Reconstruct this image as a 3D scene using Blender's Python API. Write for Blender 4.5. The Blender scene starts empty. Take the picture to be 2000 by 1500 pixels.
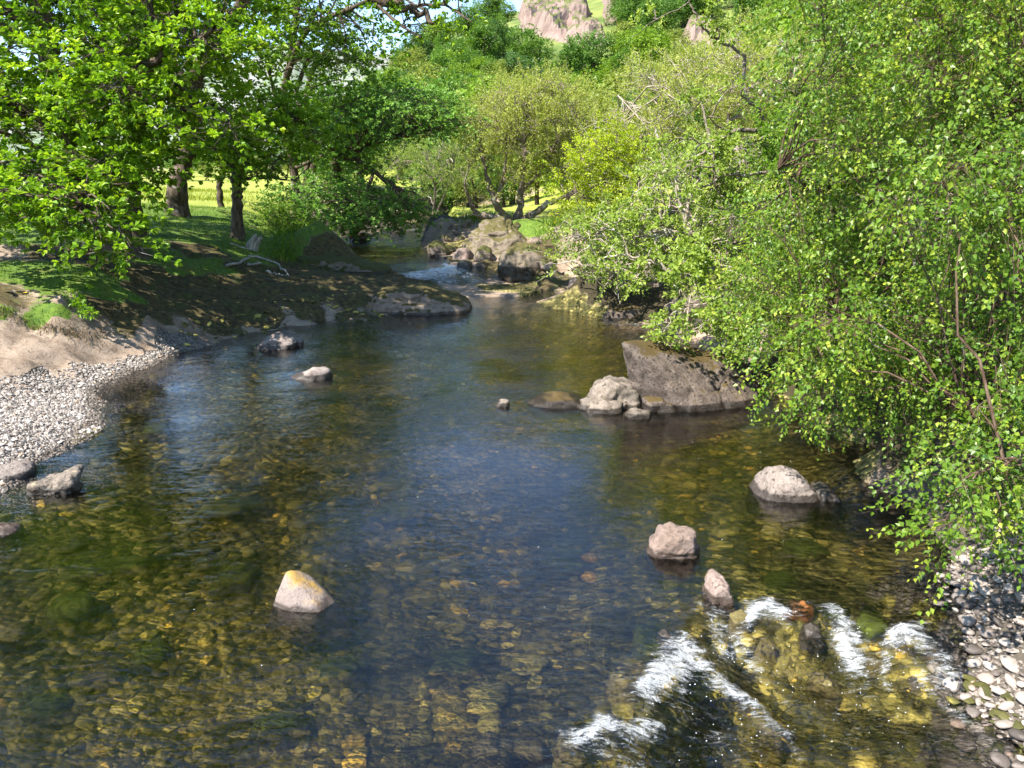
import bpy, bmesh, math, random
import numpy as np
from mathutils import Vector

# ------------------------------------------------------------------ camera, sky, sun, exposure
scene = bpy.context.scene
col = scene.collection
PITCH = math.radians(15.5)
CAMZ = 4.0
F = 1510.0                       # focal length in pixels of the 2000 px wide photograph
cam = bpy.data.cameras.new('camera')
cam.sensor_width = 36.0
cam.lens = 36.0 * F / 2000.0
cam.clip_start = 0.1
cam.clip_end = 6000.0
cam_o = bpy.data.objects.new('camera', cam)
cam_o.location = (0, 0, CAMZ)
cam_o.rotation_euler = (math.radians(90) - PITCH, 0, 0)
col.objects.link(cam_o)
scene.camera = cam_o

SUN = np.array((-0.64, -0.56, 1.0)); SUN = SUN / np.linalg.norm(SUN)
world = bpy.data.worlds.new('World'); scene.world = world
world.use_nodes = True
nt = world.node_tree
bg = nt.nodes['Background']
sky = nt.nodes.new('ShaderNodeTexSky')
sky.sky_type = 'NISHITA'
sky.sun_disc = False
sky.sun_elevation = math.asin(SUN[2])
sky.sun_rotation = math.atan2(SUN[0], SUN[1])
sky.altitude = 900
sky.air_density = 1.0
sky.dust_density = 0.05
sky.ozone_density = 2.2
nt.links.new(sky.outputs[0], bg.inputs[0])
bg.inputs[1].default_value = 0.135
sun = bpy.data.lights.new('sun', 'SUN')
sun.energy = 5.0
sun.angle = math.radians(0.53)
sun.color = (1.0, 0.95, 0.86)
sun_o = bpy.data.objects.new('sun', sun)
sun_o.rotation_euler = Vector(-SUN).to_track_quat('-Z', 'Y').to_euler()
sun_o.location = (-30, -20, 40)
col.objects.link(sun_o)
scene.view_settings.view_transform = 'Standard'
scene.view_settings.look = 'None'
scene.view_settings.exposure = 1.5
scene.view_settings.gamma = 1.0
scene.view_settings.use_curve_mapping = False
scene.render.engine = 'CYCLES'
scene.cycles.use_denoising = True
scene.cycles.max_bounces = 8
scene.cycles.transparent_max_bounces = 12
scene.cycles.caustics_reflective = False
scene.cycles.caustics_refractive = False
scene.cycles.sample_clamp_indirect = 6.0

RNG = np.random.default_rng(7)
cp, sp = math.cos(PITCH), math.sin(PITCH)

def ray(px, py):
    a = (px - 1000.0) / F; b = (py - 750.0) / F
    return np.array((a, cp - b * sp, -sp - b * cp))
def W(px, py, z=0.0):
    d = ray(px, py); t = (z - CAMZ) / d[2]
    return np.array((d[0] * t, d[1] * t, z))
def D(px, py, y):
    d = ray(px, py); t = y / d[1]
    return np.array((d[0] * t, y, CAMZ + d[2] * t))

# ------------------------------------------------------------------ noise
def _hash(ix, iy, iz, seed):
    h = (ix.astype(np.int64) * 374761393 + iy.astype(np.int64) * 668265263 + iz.astype(np.int64) * 2147483647 + seed * 974634777) & 0xffffffff
    h = ((h ^ (h >> 13)) * 1274126177) & 0xffffffff
    h = ((h ^ (h >> 16)) * 2246822519) & 0xffffffff
    return ((h ^ (h >> 15)) & 0xffffff).astype(np.float64) / 0xffffff
def vnoise(p, seed=0):
    p = np.asarray(p, float)
    i = np.floor(p).astype(np.int64); f = p - i
    u = f * f * f * (f * (f * 6 - 15) + 10)
    r = 0
    for dx in (0, 1):
        for dy in (0, 1):
            for dz in (0, 1):
                w = (u[..., 0] if dx else 1 - u[..., 0]) * (u[..., 1] if dy else 1 - u[..., 1]) * (u[..., 2] if dz else 1 - u[..., 2])
                r = r + w * _hash(i[..., 0] + dx, i[..., 1] + dy, i[..., 2] + dz, seed)
    return r * 2 - 1
def fbm(p, octaves=4, seed=0, gain=0.5, lac=2.03):
    s = 0; a = 1.0; p = np.asarray(p, float)
    for k in range(octaves):
        s = s + a * vnoise(p, seed + k * 17); a *= gain; p = p * lac + 3.7
    return s
def fbm2(x, y, sc, octaves=4, seed=0, gain=0.5):
    return fbm(np.stack((x * sc, y * sc, np.full_like(x, 0.37 + seed)), -1), octaves, seed, gain)
def sstep(a, b, x):
    t = np.clip((x - a) / (b - a), 0, 1); return t * t * (3 - 2 * t)
def norm(v):
    return v / np.maximum(np.linalg.norm(v, axis=-1, keepdims=True), 1e-9)

# ------------------------------------------------------------------ mesh helpers
def mesh_np(name, verts, tris=None, quads=None, smooth=True, attrs=None):
    me = bpy.data.meshes.new(name)
    verts = np.asarray(verts, np.float32)
    nt_ = 0 if tris is None else len(tris); nq = 0 if quads is None else len(quads)
    me.vertices.add(len(verts)); me.vertices.foreach_set('co', verts.ravel())
    loops = []
    if nt_: loops.append(np.asarray(tris, np.int32).ravel())
    if nq: loops.append(np.asarray(quads, np.int32).ravel())
    loops = np.concatenate(loops)
    me.loops.add(len(loops)); me.loops.foreach_set('vertex_index', loops)
    tot = np.concatenate((np.full(nt_, 3, np.int32), np.full(nq, 4, np.int32)))
    st = np.concatenate(([0], np.cumsum(tot)[:-1])).astype(np.int32)
    me.polygons.add(len(tot)); me.polygons.foreach_set('loop_start', st); me.polygons.foreach_set('loop_total', tot)
    me.polygons.foreach_set('use_smooth', np.full(len(tot), smooth, bool))
    for k, v in (attrs or {}).items():
        a = me.attributes.new(k, 'FLOAT', 'POINT'); a.data.foreach_set('value', np.asarray(v, np.float32))
    me.update(calc_edges=True); me.validate()
    return me
def link(name, me, mat=None, parent=None, loc=None):
    o = bpy.data.objects.new(name, me); col.objects.link(o)
    if mat is not None:
        if len(me.materials) == 0: me.materials.append(mat)
    if parent is not None: o.parent = parent
    if loc is not None: o.location = loc
    return o
def tag(o, label=None, cat=None, group=None, kind=None):
    if label: o['label'] = label
    if cat: o['category'] = cat
    if group: o['group'] = group
    if kind: o['kind'] = kind
    return o
def empty(name, loc=(0, 0, 0)):
    o = bpy.data.objects.new(name, None); o.location = loc; o.empty_display_size = 0.2; col.objects.link(o); return o

class Acc:
    def __init__(s): s.v = []; s.t = []; s.q = []; s.n = 0; s.a = []
    def add(s, v, t=None, q=None, a=None):
        v = np.asarray(v).reshape(-1, 3)
        s.v.append(v)
        if t is not None: s.t.append(np.asarray(t) + s.n)
        if q is not None: s.q.append(np.asarray(q) + s.n)
        s.a.append(np.full(len(v), 0.5) if a is None else np.asarray(a).ravel())
        s.n += len(v)
    def mesh(s, name, off=(0, 0, 0), smooth=True):
        return mesh_np(name, np.concatenate(s.v) - np.asarray(off), np.concatenate(s.t) if s.t else None,
                       np.concatenate(s.q) if s.q else None, smooth, {'rnd': np.concatenate(s.a)})

def tubes(acc, P, R, sides=5, rnd=None):
    """P (N,K,3) centre lines, R (N,K) radii"""
    P = np.asarray(P, float); R = np.asarray(R, float)
    N, K, _ = P.shape
    T = np.gradient(P, axis=1); T = norm(T)
    ref = np.where(np.abs(T[:, :1, 2:3]) > 0.9, np.array((1.0, 0.1, 0)), np.array((0.05, 0.1, 1.0)))
    A = norm(np.cross(T, np.broadcast_to(ref, T.shape))); B = np.cross(T, A)
    th = np.arange(sides) * 2 * np.pi / sides
    ring = A[:, :, None, :] * np.cos(th)[None, None, :, None] + B[:, :, None, :] * np.sin(th)[None, None, :, None]
    V = P[:, :, None, :] + ring * R[:, :, None, None]
    idx = np.arange(N * K * sides).reshape(N, K, sides)
    j = np.roll(idx, -1, axis=2)
    q = np.stack((idx[:, :-1], j[:, :-1], j[:, 1:], idx[:, 1:]), -1).reshape(-1, 4)
    a = None if rnd is None else np.repeat(rnd, K * sides)
    acc.add(V.reshape(-1, 3), q=q, a=a)

def catmull(pts, n):
    pts = np.asarray(pts, float); k = len(pts)
    p = np.vstack((2 * pts[0] - pts[1], pts, 2 * pts[-1] - pts[-2]))
    t = np.linspace(0, k - 1 - 1e-6, n); i = t.astype(int); f = (t - i)[:, None]
    a, b, c, d = p[i], p[i + 1], p[i + 2], p[i + 3]
    return 0.5 * (2 * b + (c - a) * f + (2 * a - 5 * b + 4 * c - d) * f * f + (3 * b - a - 3 * c + d) * f ** 3)

# ------------------------------------------------------------------ material helpers
def new_mat(name):
    m = bpy.data.materials.new(name); m.use_nodes = True
    nt = m.node_tree; nt.nodes.clear()
    return m, nt
class NB:
    def __init__(s, nt): s.nt = nt
    def n(s, typ, ins=None, **kw):
        nd = s.nt.nodes.new(typ)
        for k, v in kw.items(): setattr(nd, k, v)
        for k, v in (ins or {}).items():
            sock = nd.inputs[k]
            if isinstance(v, bpy.types.NodeSocket): s.nt.links.new(v, sock)
            else: sock.default_value = v
        return nd
    def noise(s, vec, scale, detail=4.0, rough=0.55, dist=0.0):
        return s.n('ShaderNodeTexNoise', {'Vector': vec, 'Scale': scale, 'Detail': detail, 'Roughness': rough, 'Distortion': dist}).outputs['Fac']
    def ramp(s, fac, stops, interp='LINEAR'):
        r = s.n('ShaderNodeValToRGB', {'Fac': fac}); cr = r.color_ramp; cr.interpolation = interp
        while len(cr.elements) < len(stops): cr.elements.new(0.5)
        for e, (p, c) in zip(cr.elements, stops):
            e.position = p; e.color = (c, c, c, 1) if isinstance(c, (int, float)) else (*c, 1)
        return r.outputs['Color']
    def mix(s, fac, a, b, blend='MIX'):
        m = s.n('ShaderNodeMix', data_type='RGBA', blend_type=blend)
        for sock, v in ((m.inputs[0], fac), (m.inputs[6], a), (m.inputs[7], b)):
            if isinstance(v, bpy.types.NodeSocket): s.nt.links.new(v, sock)
            elif isinstance(v, (int, float)): sock.default_value = v
            else: sock.default_value = (*v, 1)
        return m.outputs[2]
    def math(s, op, a, b=0.0, c=0.0, clamp=False):
        m = s.n('ShaderNodeMath', operation=op, use_clamp=clamp)
        for sock, v in zip(m.inputs, (a, b, c)):
            if isinstance(v, bpy.types.NodeSocket): s.nt.links.new(v, sock)
            else: sock.default_value = v
        return m.outputs[0]
    def mapr(s, v, a, b, c=0.0, d=1.0, smooth=True):
        m = s.n('ShaderNodeMapRange', {'Value': v, 'From Min': a, 'From Max': b, 'To Min': c, 'To Max': d})
        if smooth: m.interpolation_type = 'SMOOTHSTEP'
        return m.outputs[0]
    def attr(s, name): return s.n('ShaderNodeAttribute', attribute_name=name).outputs['Fac']
    def bump(s, h, strength=0.5, dist=0.02, normal=None):
        ins = {'Height': h, 'Strength': strength, 'Distance': dist}
        if normal is not None: ins['Normal'] = normal
        return s.n('ShaderNodeBump', ins).outputs[0]
    def out(s, surf, vol=None):
        o = s.n('ShaderNodeOutputMaterial', {'Surface': surf})
        if vol is not None: s.nt.links.new(vol, o.inputs['Volume'])

def mat_leaf(name, dark, mid, lite, trans=0.42, spec=0.35, tcol=(1.25, 1.25, 0.55)):
    m, nt = new_mat(name); b = NB(nt)
    r = b.attr('rnd')
    c = b.ramp(r, [(0.0, dark), (0.55, mid), (1.0, lite)])
    tc = b.mix(1.0, c, (min(tcol[0], 2), tcol[1], tcol[2]), 'MULTIPLY')
    p = b.n('ShaderNodeBsdfPrincipled', {'Base Color': c, 'Roughness': 0.42, 'Specular IOR Level': spec})
    t = b.n('ShaderNodeBsdfTranslucent', {'Color': tc})
    mx = b.n('ShaderNodeMixShader', {0: trans, 1: p.outputs[0], 2: t.outputs[0]})
    b.out(mx.outputs[0]); return m
def mat_bark(name, c1, c2, c3=(0.42, 0.42, 0.38), lich=0.62, sc=9.0):
    m, nt = new_mat(name); b = NB(nt)
    tc = b.n('ShaderNodeTexCoord').outputs['Object']
    mp = b.n('ShaderNodeMapping', {'Vector': tc, 'Scale': (1, 1, 0.25)}).outputs[0]
    n1 = b.noise(mp, sc, 6, 0.65); n2 = b.noise(tc, 2.6, 5, 0.6)
    c = b.mix(b.mapr(n1, 0.35, 0.66), c1, c2)
    c = b.mix(b.mapr(n2, lich, lich + 0.08), c, c3)
    p = b.n('ShaderNodeBsdfPrincipled', {'Base Color': c, 'Roughness': 0.9, 'Specular IOR Level': 0.2, 'Normal': b.bump(n1, 0.9, 0.04)})
    b.out(p.outputs[0]); return m
def mat_rock(name, base, light, dark, moss=None, moss_amt=0.0, wet=0.0, sc=1.0, spots=0.5, lichen=None, rough=0.85, waterz=0.0):
    """stone: two tone body, dark lichen specks, moss on the upward faces, dark wet foot just above the water"""
    m, nt = new_mat(name); b = NB(nt)
    g = b.n('ShaderNodeNewGeometry')
    pos = g.outputs['Position']
    n1 = b.noise(pos, 2.2 * sc, 7, 0.62, 0.4); n2 = b.noise(pos, 11 * sc, 6, 0.66); n3 = b.noise(pos, 42 * sc, 4, 0.6)
    c = b.mix(b.mapr(n1, 0.36, 0.62), base, light)
    c = b.mix(b.mapr(n3, 0.45, 0.68, 0, 0.45), c, dark)
    sp_ = b.mapr(n2, 1.0 - 0.5 * spots, 1.0 - 0.5 * spots + 0.07)
    c = b.mix(b.math('MULTIPLY', sp_, 0.85), c, dark)
    if lichen:
        ln = b.noise(pos, 6.5 * sc, 5, 0.7)
        c = b.mix(b.mapr(ln, 0.6, 0.68, 0, 0.85), c, lichen)
    if moss and moss_amt > 0:
        nz = b.n('ShaderNodeSeparateXYZ', {'Vector': g.outputs['Normal']}).outputs[2]
        mm = b.math('ADD', b.math('MULTIPLY', nz, 0.55), b.math('MULTIPLY', n1, 0.9))
        mf = b.mapr(mm, 1.15 - moss_amt, 1.32 - moss_amt)
        mc = b.mix(n2, (moss[0] * 0.55, moss[1] * 0.55, moss[2] * 0.5), (moss[0] * 1.5, moss[1] * 1.45, moss[2] * 1.3))
        c = b.mix(mf, c, mc)
    rg = rough
    if wet > 0:
        z = b.n('ShaderNodeSeparateXYZ', {'Vector': pos}).outputs[2]
        wz = b.math('ADD', z, b.math('MULTIPLY', n2, -0.09))
        wf = b.mapr(wz, waterz + wet - 0.05, waterz + wet - 0.02, 1.0, 0.0)
        c = b.mix(b.math('MULTIPLY', wf, 0.82), c, (dark[0] * 0.5, dark[1] * 0.45, dark[2] * 0.4))
        rg = b.mapr(wf, 0, 1, rough, 0.3)
    h = b.math('ADD', b.math('MULTIPLY', n2, 0.6), b.math('MULTIPLY', n3, 0.4))
    p = b.n('ShaderNodeBsdfPrincipled', {'Base Color': c, 'Roughness': rg, 'Specular IOR Level': 0.3, 'Normal': b.bump(h, 0.8, 0.035)})
    b.out(p.outputs[0]); return m
def mat_stone_rnd(name, stops, rough=0.7, bump=0.4, objrand=False, weed=False, wetz=None):
    m, nt = new_mat(name); b = NB(nt)
    r = b.n('ShaderNodeObjectInfo').outputs['Random'] if objrand else b.attr('rnd')
    pos = b.n('ShaderNodeNewGeometry').outputs['Position']
    n = b.noise(pos, 38, 4, 0.6)
    c = b.ramp(r, stops)
    c = b.mix(b.mapr(n, 0.35, 0.7, 0, 0.55), c, b.mix(1.0, c, (0.5, 0.48, 0.42), 'MULTIPLY'))
    if wetz is not None:
        zz = b.math('ADD', b.n('ShaderNodeSeparateXYZ', {'Vector': pos}).outputs[2], b.math('MULTIPLY', b.noise(pos, 3.0, 3), -0.05))
        c = b.mix(b.mapr(zz, wetz - 0.04, wetz - 0.02, 0.75, 0), c, b.mix(1.0, c, (0.25, 0.21, 0.16), 'MULTIPLY'))
    if weed:
        wd = b.mapr(b.noise(pos, 0.85, 6, 0.66, 0.8), 0.46, 0.575)
        c = b.mix(b.math('MULTIPLY', wd, 0.93), b.mix(1.0, c, (2.2, 2.15, 1.75), 'MULTIPLY'), b.mix(n, (0.02, 0.022, 0.006), (0.075, 0.075, 0.02)))
    p = b.n('ShaderNodeBsdfPrincipled', {'Base Color': c, 'Roughness': rough, 'Specular IOR Level': 0.35, 'Normal': b.bump(n, bump, 0.01)})
    b.out(p.outputs[0]); return m
def mat_plain(name, c, rough=0.8):
    m, nt = new_mat(name); b = NB(nt)
    tc = b.n('ShaderNodeTexCoord').outputs['Object']; n = b.noise(tc, 14, 4)
    cc = b.mix(n, tuple(x * 0.75 for x in c), tuple(min(1, x * 1.25) for x in c))
    b.out(b.n('ShaderNodeBsdfPrincipled', {'Base Color': cc, 'Roughness': rough}).outputs[0]); return m

# ------------------------------------------------------------------ ground control points  (pixel, pixel, height, surface)
CP = [
 # waterline of gravel bar and rock bank on the near side of the pool
 (-300,1010,0.02,'P'),(-60,995,0.0,'P'),(20,955,0.0,'P'),(60,905,0.0,'P'),(150,858,0.0,'P'),(182,805,0.0,'P'),(175,770,0.0,'P'),
 (225,738,0.0,'P'),(290,715,0.0,'P'),(350,689,0.0,'P'),(430,662,0.0,'R'),(560,636,0.0,'R'),(690,617,0.0,'R'),(770,613,0.0,'R'),
 (850,600,0.0,'R'),(918,583,0.02,'R'),(800,607,0.0,'R'),(625,627,0.0,'R'),(490,649,0.0,'R'),
 (0,760,0.3,'P'),(100,735,0.2,'P'),(200,712,0.12,'P'),(300,697,0.06,'P'),(0,850,0.24,'P'),(70,830,0.17,'P'),(130,800,0.12,'P'),(-200,850,0.4,'P'),(0,905,0.12,'P'),(-300,780,0.5,'P'),
 # rock slope
 (255,690,0.2,'R'),(200,697,0.27,'R'),(160,702,0.33,'R'),(300,680,0.17,'R'),(60,712,0.45,'R'),(120,705,0.38,'R'),(0,735,0.42,'R'),(-60,745,0.45,'R'),(-100,700,0.7,'R'),(200,650,0.6,'R'),(60,640,0.9,'R'),(330,660,0.3,'R'),(290,610,0.9,'M'),(150,610,1.05,'R'),
 (20,610,1.15,'M'),(220,585,1.15,'M'),(430,635,0.28,'M'),(420,600,0.6,'M'),(400,560,0.95,'M'),(330,545,1.2,'M'),(300,575,1.05,'M'),(480,570,0.75,'M'),(520,610,0.35,'M'),(600,598,0.4,'M'),(500,535,0.95,'M'),
 (580,545,0.8,'M'),(690,598,0.35,'M'),(690,570,0.6,'M'),(660,545,0.7,'M'),(560,520,0.95,'M'),(640,520,0.7,'M'),(620,505,0.55,'M'),
 # grass shelf and lip
 (10,575,1.55,'G'),(120,572,1.5,'G'),(215,553,1.45,'G'),(230,525,1.6,'M'),(0,530,1.75,'G'),(150,530,1.68,'G'),(0,500,1.9,'R'),(100,495,1.9,'M'),(0,470,2.05,'G'),
 (300,508,1.55,'G'),(360,520,1.42,'G'),(430,520,1.3,'G'),(500,508,1.2,'G'),(550,497,1.1,'G'),(555,470,1.35,'G'),(545,450,1.65,'G'),(300,470,1.9,'G'),(400,470,1.75,'G'),(480,475,1.55,'G'),
 (380,490,1.6,'M'),(480,490,1.4,'G'),(200,450,2.2,'G'),(350,440,2.05,'G'),(450,440,2.0,'G'),(520,430,1.9,'G'),(0,440,2.3,'G'),(350,402,2.4,'G'),(460,408,2.35,'G'),
 (430,380,2.5,'G'),(250,385,2.5,'G'),(100,390,2.6,'G'),(0,395,2.6,'G'),(530,395,2.4,'G'),(500,375,2.6,'G'),(300,366,2.7,'G'),(100,370,2.7,'G'),(-300,420,2.7,'G'),(-300,560,2.0,'G'),(-400,650,1.6,'M'),(-300,700,1.0,'R'),
 # upper river, far bank
 (780,548,0.42,'M'),(740,528,0.48,'M'),(680,508,0.5,'M'),(600,503,0.52,'M'),(568,492,0.6,'M'),(560,480,0.9,'S'),(590,470,0.55,'S'),(640,462,0.56,'S'),(720,463,0.56,'S'),(770,442,0.62,'S'),(840,425,0.68,'S'),(880,408,0.72,'S'),
 (600,455,1.6,'S'),(680,448,1.7,'S'),(760,428,1.9,'S'),(830,410,2.0,'S'),(870,398,2.0,'G'),(620,430,2.2,'G'),(700,420,2.3,'G'),(640,400,2.5,'G'),(800,400,2.4,'G'),(720,390,2.6,'G'),
 (700,485,0.15,'B'),(800,470,0.2,'B'),(850,510,0.1,'B'),(800,520,0.12,'B'),(870,440,0.35,'B'),(660,490,0.15,'B'),(890,418,0.45,'B'),
 # right bank of upper river
 (845,500,0.5,'R'),(835,478,0.53,'R'),(845,455,0.57,'R'),(885,452,0.62,'R'),(912,432,0.68,'R'),(908,412,0.78,'G'),(900,525,0.42,'R'),(955,532,0.12,'R'),(1000,550,0.0,'R'),(1090,555,0.0,'R'),(1170,574,0.0,'R'),
 (900,500,0.6,'M'),(950,505,0.7,'M'),(1000,500,0.9,'M'),(960,445,1.5,'M'),(1050,530,0.4,'M'),(1080,490,1.2,'M'),(1010,430,1.9,'G'),(940,415,1.7,'G'),(1150,510,1.4,'S'),(1250,530,1.1,'S'),(1180,555,0.35,'R'),
 (1260,602,0.0,'R'),(1200,585,0.0,'R'),(1340,645,0.0,'R'),(1490,705,0.0,'R'),(1570,785,0.0,'S'),(1710,875,0.0,'S'),(1810,985,0.0,'P2'),(1860,1075,0.0,'P2'),(1885,1150,0.0,'P2'),(1850,1205,-0.05,'P2'),(1820,1255,-0.17,'P2'),(1880,1340,-0.25,'P2'),(1960,1425,-0.26,'P2'),(2050,1510,-0.26,'P2'),
 (1300,560,0.8,'S'),(1400,580,0.8,'S'),(1500,640,0.7,'S'),(1600,600,1.5,'S'),(1620,720,0.7,'S'),(1800,800,0.9,'S'),(2000,920,0.8,'S'),(2000,1100,0.4,'P2'),(1940,1160,0.14,'P2'),(1950,1250,0.02,'P2'),(2000,1200,0.2,'P2'),(2000,1300,0.02,'P2'),(2000,1380,-0.1,'P2'),(2300,1300,0.5,'S'),(2200,950,1.5,'S'),(1800,600,2.0,'S'),(1400,420,2.4,'S'),(1200,430,2.2,'S'),(2100,600,2.4,'S'),(2300,1600,0.3,'P2'),
 # river bed
 (1000,800,-0.75,'B'),(900,690,-0.75,'B'),(700,690,-0.6,'B'),(560,700,-0.3,'B'),(420,740,-0.16,'B'),(300,800,-0.13,'B'),(240,860,-0.14,'B'),(500,850,-0.34,'B'),(800,900,-0.75,'B'),(1100,1000,-0.85,'B'),(300,1000,-0.33,'B'),(100,1050,-0.2,'B'),(0,1150,-0.25,'B'),(400,1200,-0.4,'B'),
 (700,1200,-0.55,'B'),(1000,1200,-0.7,'B'),(300,1400,-0.38,'B'),(700,1450,-0.42,'B'),(980,1400,-0.36,'B'),(1300,900,-0.55,'B'),(1500,1020,-0.3,'B'),(1640,1080,-0.22,'B'),(1500,850,-0.36,'B'),(1720,1130,-0.14,'B'),(1300,1120,-0.34,'B'),(0,1300,-0.3,'B'),(0,1500,-0.36,'B'),(-300,1200,-0.2,'B'),(1100,650,-0.6,'B'),(1000,600,-0.6,'B'),(1150,700,-0.6,'B'),(1800,1130,-0.06,'B'),
 (1450,1400,-0.52,'B'),(1600,1320,-0.48,'B'),(1640,1460,-0.5,'B'),(1350,1490,-0.56,'B'),(1790,1400,-0.38,'B'),(1250,1345,-0.2,'B'),(1400,1210,-0.13,'B'),(1550,1205,-0.11,'B'),(1700,1200,-0.1,'B'),(1130,1445,-0.22,'B'),(500,1800,-0.5,'B'),(1200,1900,-0.6,'B'),(1600,1800,-0.55,'B'),
 (1640,900,-0.2,'B'),(1560,900,-0.3,'B'),
]
_cp = np.array([W(a, b_, z) for a, b_, z, _ in CP])
_ct = [t for *_, t in CP]
_ext = [(6,48,2.4,'G'),(9,44,2.6,'G'),(4,60,2.4,'G'),(10,62,2.8,'G'),(3.2,45,2.0,'G'),(5,38,2.0,'G'),(-60,20,3,'G'),(-60,50,3,'G'),(-60,90,3,'G'),(-30,8,2.6,'G'),(-18,0,1.5,'M'),(-14,-8,1.2,'M'),(40,10,3.2,'S'),(20,2,2.2,'S'),(14,-8,1.5,'S'),(40,50,4,'S'),(30,80,4,'S'),(0,-10,-.5,'B'),(3,-14,-.5,'B'),(-20,90,2.8,'G'),(-5,85,2.8,'G'),(6,85,3.2,'G'),(15,60,3.5,'S')]
_cp = np.vstack((_cp, np.array([e[:3] for e in _ext]))); _ct += [e[3] for e in _ext]
_n = len(_cp)
_d = np.sqrt(((_cp[:, None, :2] - _cp[None, :, :2]) ** 2).sum(-1))
_A = np.zeros((_n + 1, _n + 1)); _A[:_n, :_n] = -_d + np.eye(_n) * 0.02; _A[:_n, _n] = 1; _A[_n, :_n] = 1
_w = np.linalg.solve(_A, np.concatenate((_cp[:, 2], [0])))

def hill_h(x, y):
    az = np.degrees(np.arctan2(x, np.maximum(y, 1)))
    ridge = np.interp(az, [-30, -15, -10, -6, -2, 4, 12, 25, 45], [1, 3, 16, 33, 42, 47, 55, 62, 66])
    r = np.sqrt(x * x + y * y)
    t = np.clip((r - 88) / 150, 0, 1.25)
    return ridge * (0.75 * t + 0.25 * sstep(0, 1, t)) + fbm2(x, y, 0.03, 4, 5) * 2.4 * sstep(95, 140, r) * np.clip(ridge / 20, 0, 1)
def ground_z(x, y, detail=True):
    x = np.asarray(x, float); y = np.asarray(y, float); sh = x.shape
    X = x.ravel(); Y = y.ravel(); out = np.zeros(len(X))
    for i in range(0, len(X), 40000):
        d = np.sqrt((X[i:i+40000, None] - _cp[None, :, 0]) ** 2 + (Y[i:i+40000, None] - _cp[None, :, 1]) ** 2)
        out[i:i+40000] = -d @ _w[:_n] + _w[_n]
    r = np.sqrt(X * X + Y * Y)
    k = sstep(60, 95, r)
    far = 2.8 + hill_h(X, Y)
    z = out * (1 - k) + far * k
    return z.reshape(sh)
UPL = [(800,556),(740,530),(600,505),(566,490),(572,476),(640,463),(720,464),(768,446),(838,427),(879,410),(884,402),(908,402),(908,412),(908,428),(852,447),(826,465),(832,482),(846,502),(890,528),(962,546),(900,560)]
_lv = [0.05,.4,.45,.47,.5,.54,.54,.6,.65,.72,.8,.8,.72,.65,.6,.54,.5,.45,.3,.0,0.0]
UPP = np.array([W(a, b_, l)[:2] for (a, b_), l in zip(UPL, _lv)])
def up_inside(x, y):
    """signed distance to the upper river outline, positive in the channel"""
    P = UPP; best = np.full(x.shape, 1e9)
    for a, b in zip(P, np.roll(P, -1, axis=0)):
        d = b - a; t = np.clip(((x - a[0]) * d[0] + (y - a[1]) * d[1]) / (d @ d), 0, 1)
        best = np.minimum(best, np.hypot(x - a[0] - t * d[0], y - a[1] - t * d[1]))
    c = np.zeros(x.shape, bool); j = len(P) - 1
    for i in range(len(P)):
        c ^= ((P[i, 1] > y) != (P[j, 1] > y)) & (x < (P[j, 0] - P[i, 0]) * (y - P[i, 1]) / (P[j, 1] - P[i, 1] + 1e-12) + P[i, 0]); j = i
    return np.where(c, best, -best)
TYPES = ['G', 'R', 'M', 'P', 'P2', 'B', 'S']
def ground_types(x, y):
    X = x.ravel(); Y = y.ravel()
    wx = X + fbm2(X, Y, 0.9, 4, 21) * 0.45; wy = Y + fbm2(X, Y, 0.9, 4, 33) * 0.6
    out = {t: np.zeros(len(X)) for t in TYPES}
    oh = {t: np.array([1.0 if c == t else 0.0 for c in _ct]) for t in TYPES}
    for i in range(0, len(X), 40000):
        s = slice(i, i + 40000)
        d2 = ((wx[s, None] - _cp[None, :, 0])) ** 2 + ((wy[s, None] - _cp[None, :, 1]) * 0.8) ** 2 + 0.02
        w = d2 ** -2.5; w /= w.sum(1, keepdims=True)
        for t in TYPES: out[t][s] = w @ oh[t]
    return out

# ------------------------------------------------------------------ water level
CASC_A = W(790, 556, 0.2)[:2]; CASC_B = W(985, 540, 0.2)[:2]
def seg_side(x, y, a, b):
    d = b - a; L = np.hypot(*d)
    return ((x - a[0]) * (-d[1]) + (y - a[1]) * d[0]) / L
RIF = np.array([W(*p)[:2] for p in [(1080,1560),(1130,1445),(1205,1385),(1245,1325),(1330,1225),(1375,1175),(1440,1190),(1540,1190),(1620,1190),(1700,1190),(1770,1225),(1830,1215),(1960,1190)]])
def poly_dist(x, y, P):
    """signed distance to a polyline, positive to its right hand side"""
    best = np.full(x.shape, 1e9); sgn = np.zeros(x.shape)
    for a, b in zip(P[:-1], P[1:]):
        d = b - a; L2 = d @ d
        t = np.clip(((x - a[0]) * d[0] + (y - a[1]) * d[1]) / L2, 0, 1)
        ex = x - a[0] - t * d[0]; ey = y - a[1] - t * d[1]
        r = np.hypot(ex, ey); s = np.sign(d[1] * (x - a[0]) - d[0] * (y - a[1]))
        m = r < best; best = np.where(m, r, best); sgn = np.where(m, s, sgn)
    return best * sgn
def water_level(x, y):
    up = seg_side(x, y, CASC_A, CASC_B)
    z = 0.45 * sstep(-0.5, 1.5, up) + np.clip(y - 31, 0, 60) * 0.0065
    dn = poly_dist(x, y, RIF)
    near = (y < 9)
    z = z - np.where(near, 0.26 * sstep(-0.05, 0.75, dn), 0)
    return z, up, np.where(near, dn, -9)

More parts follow.
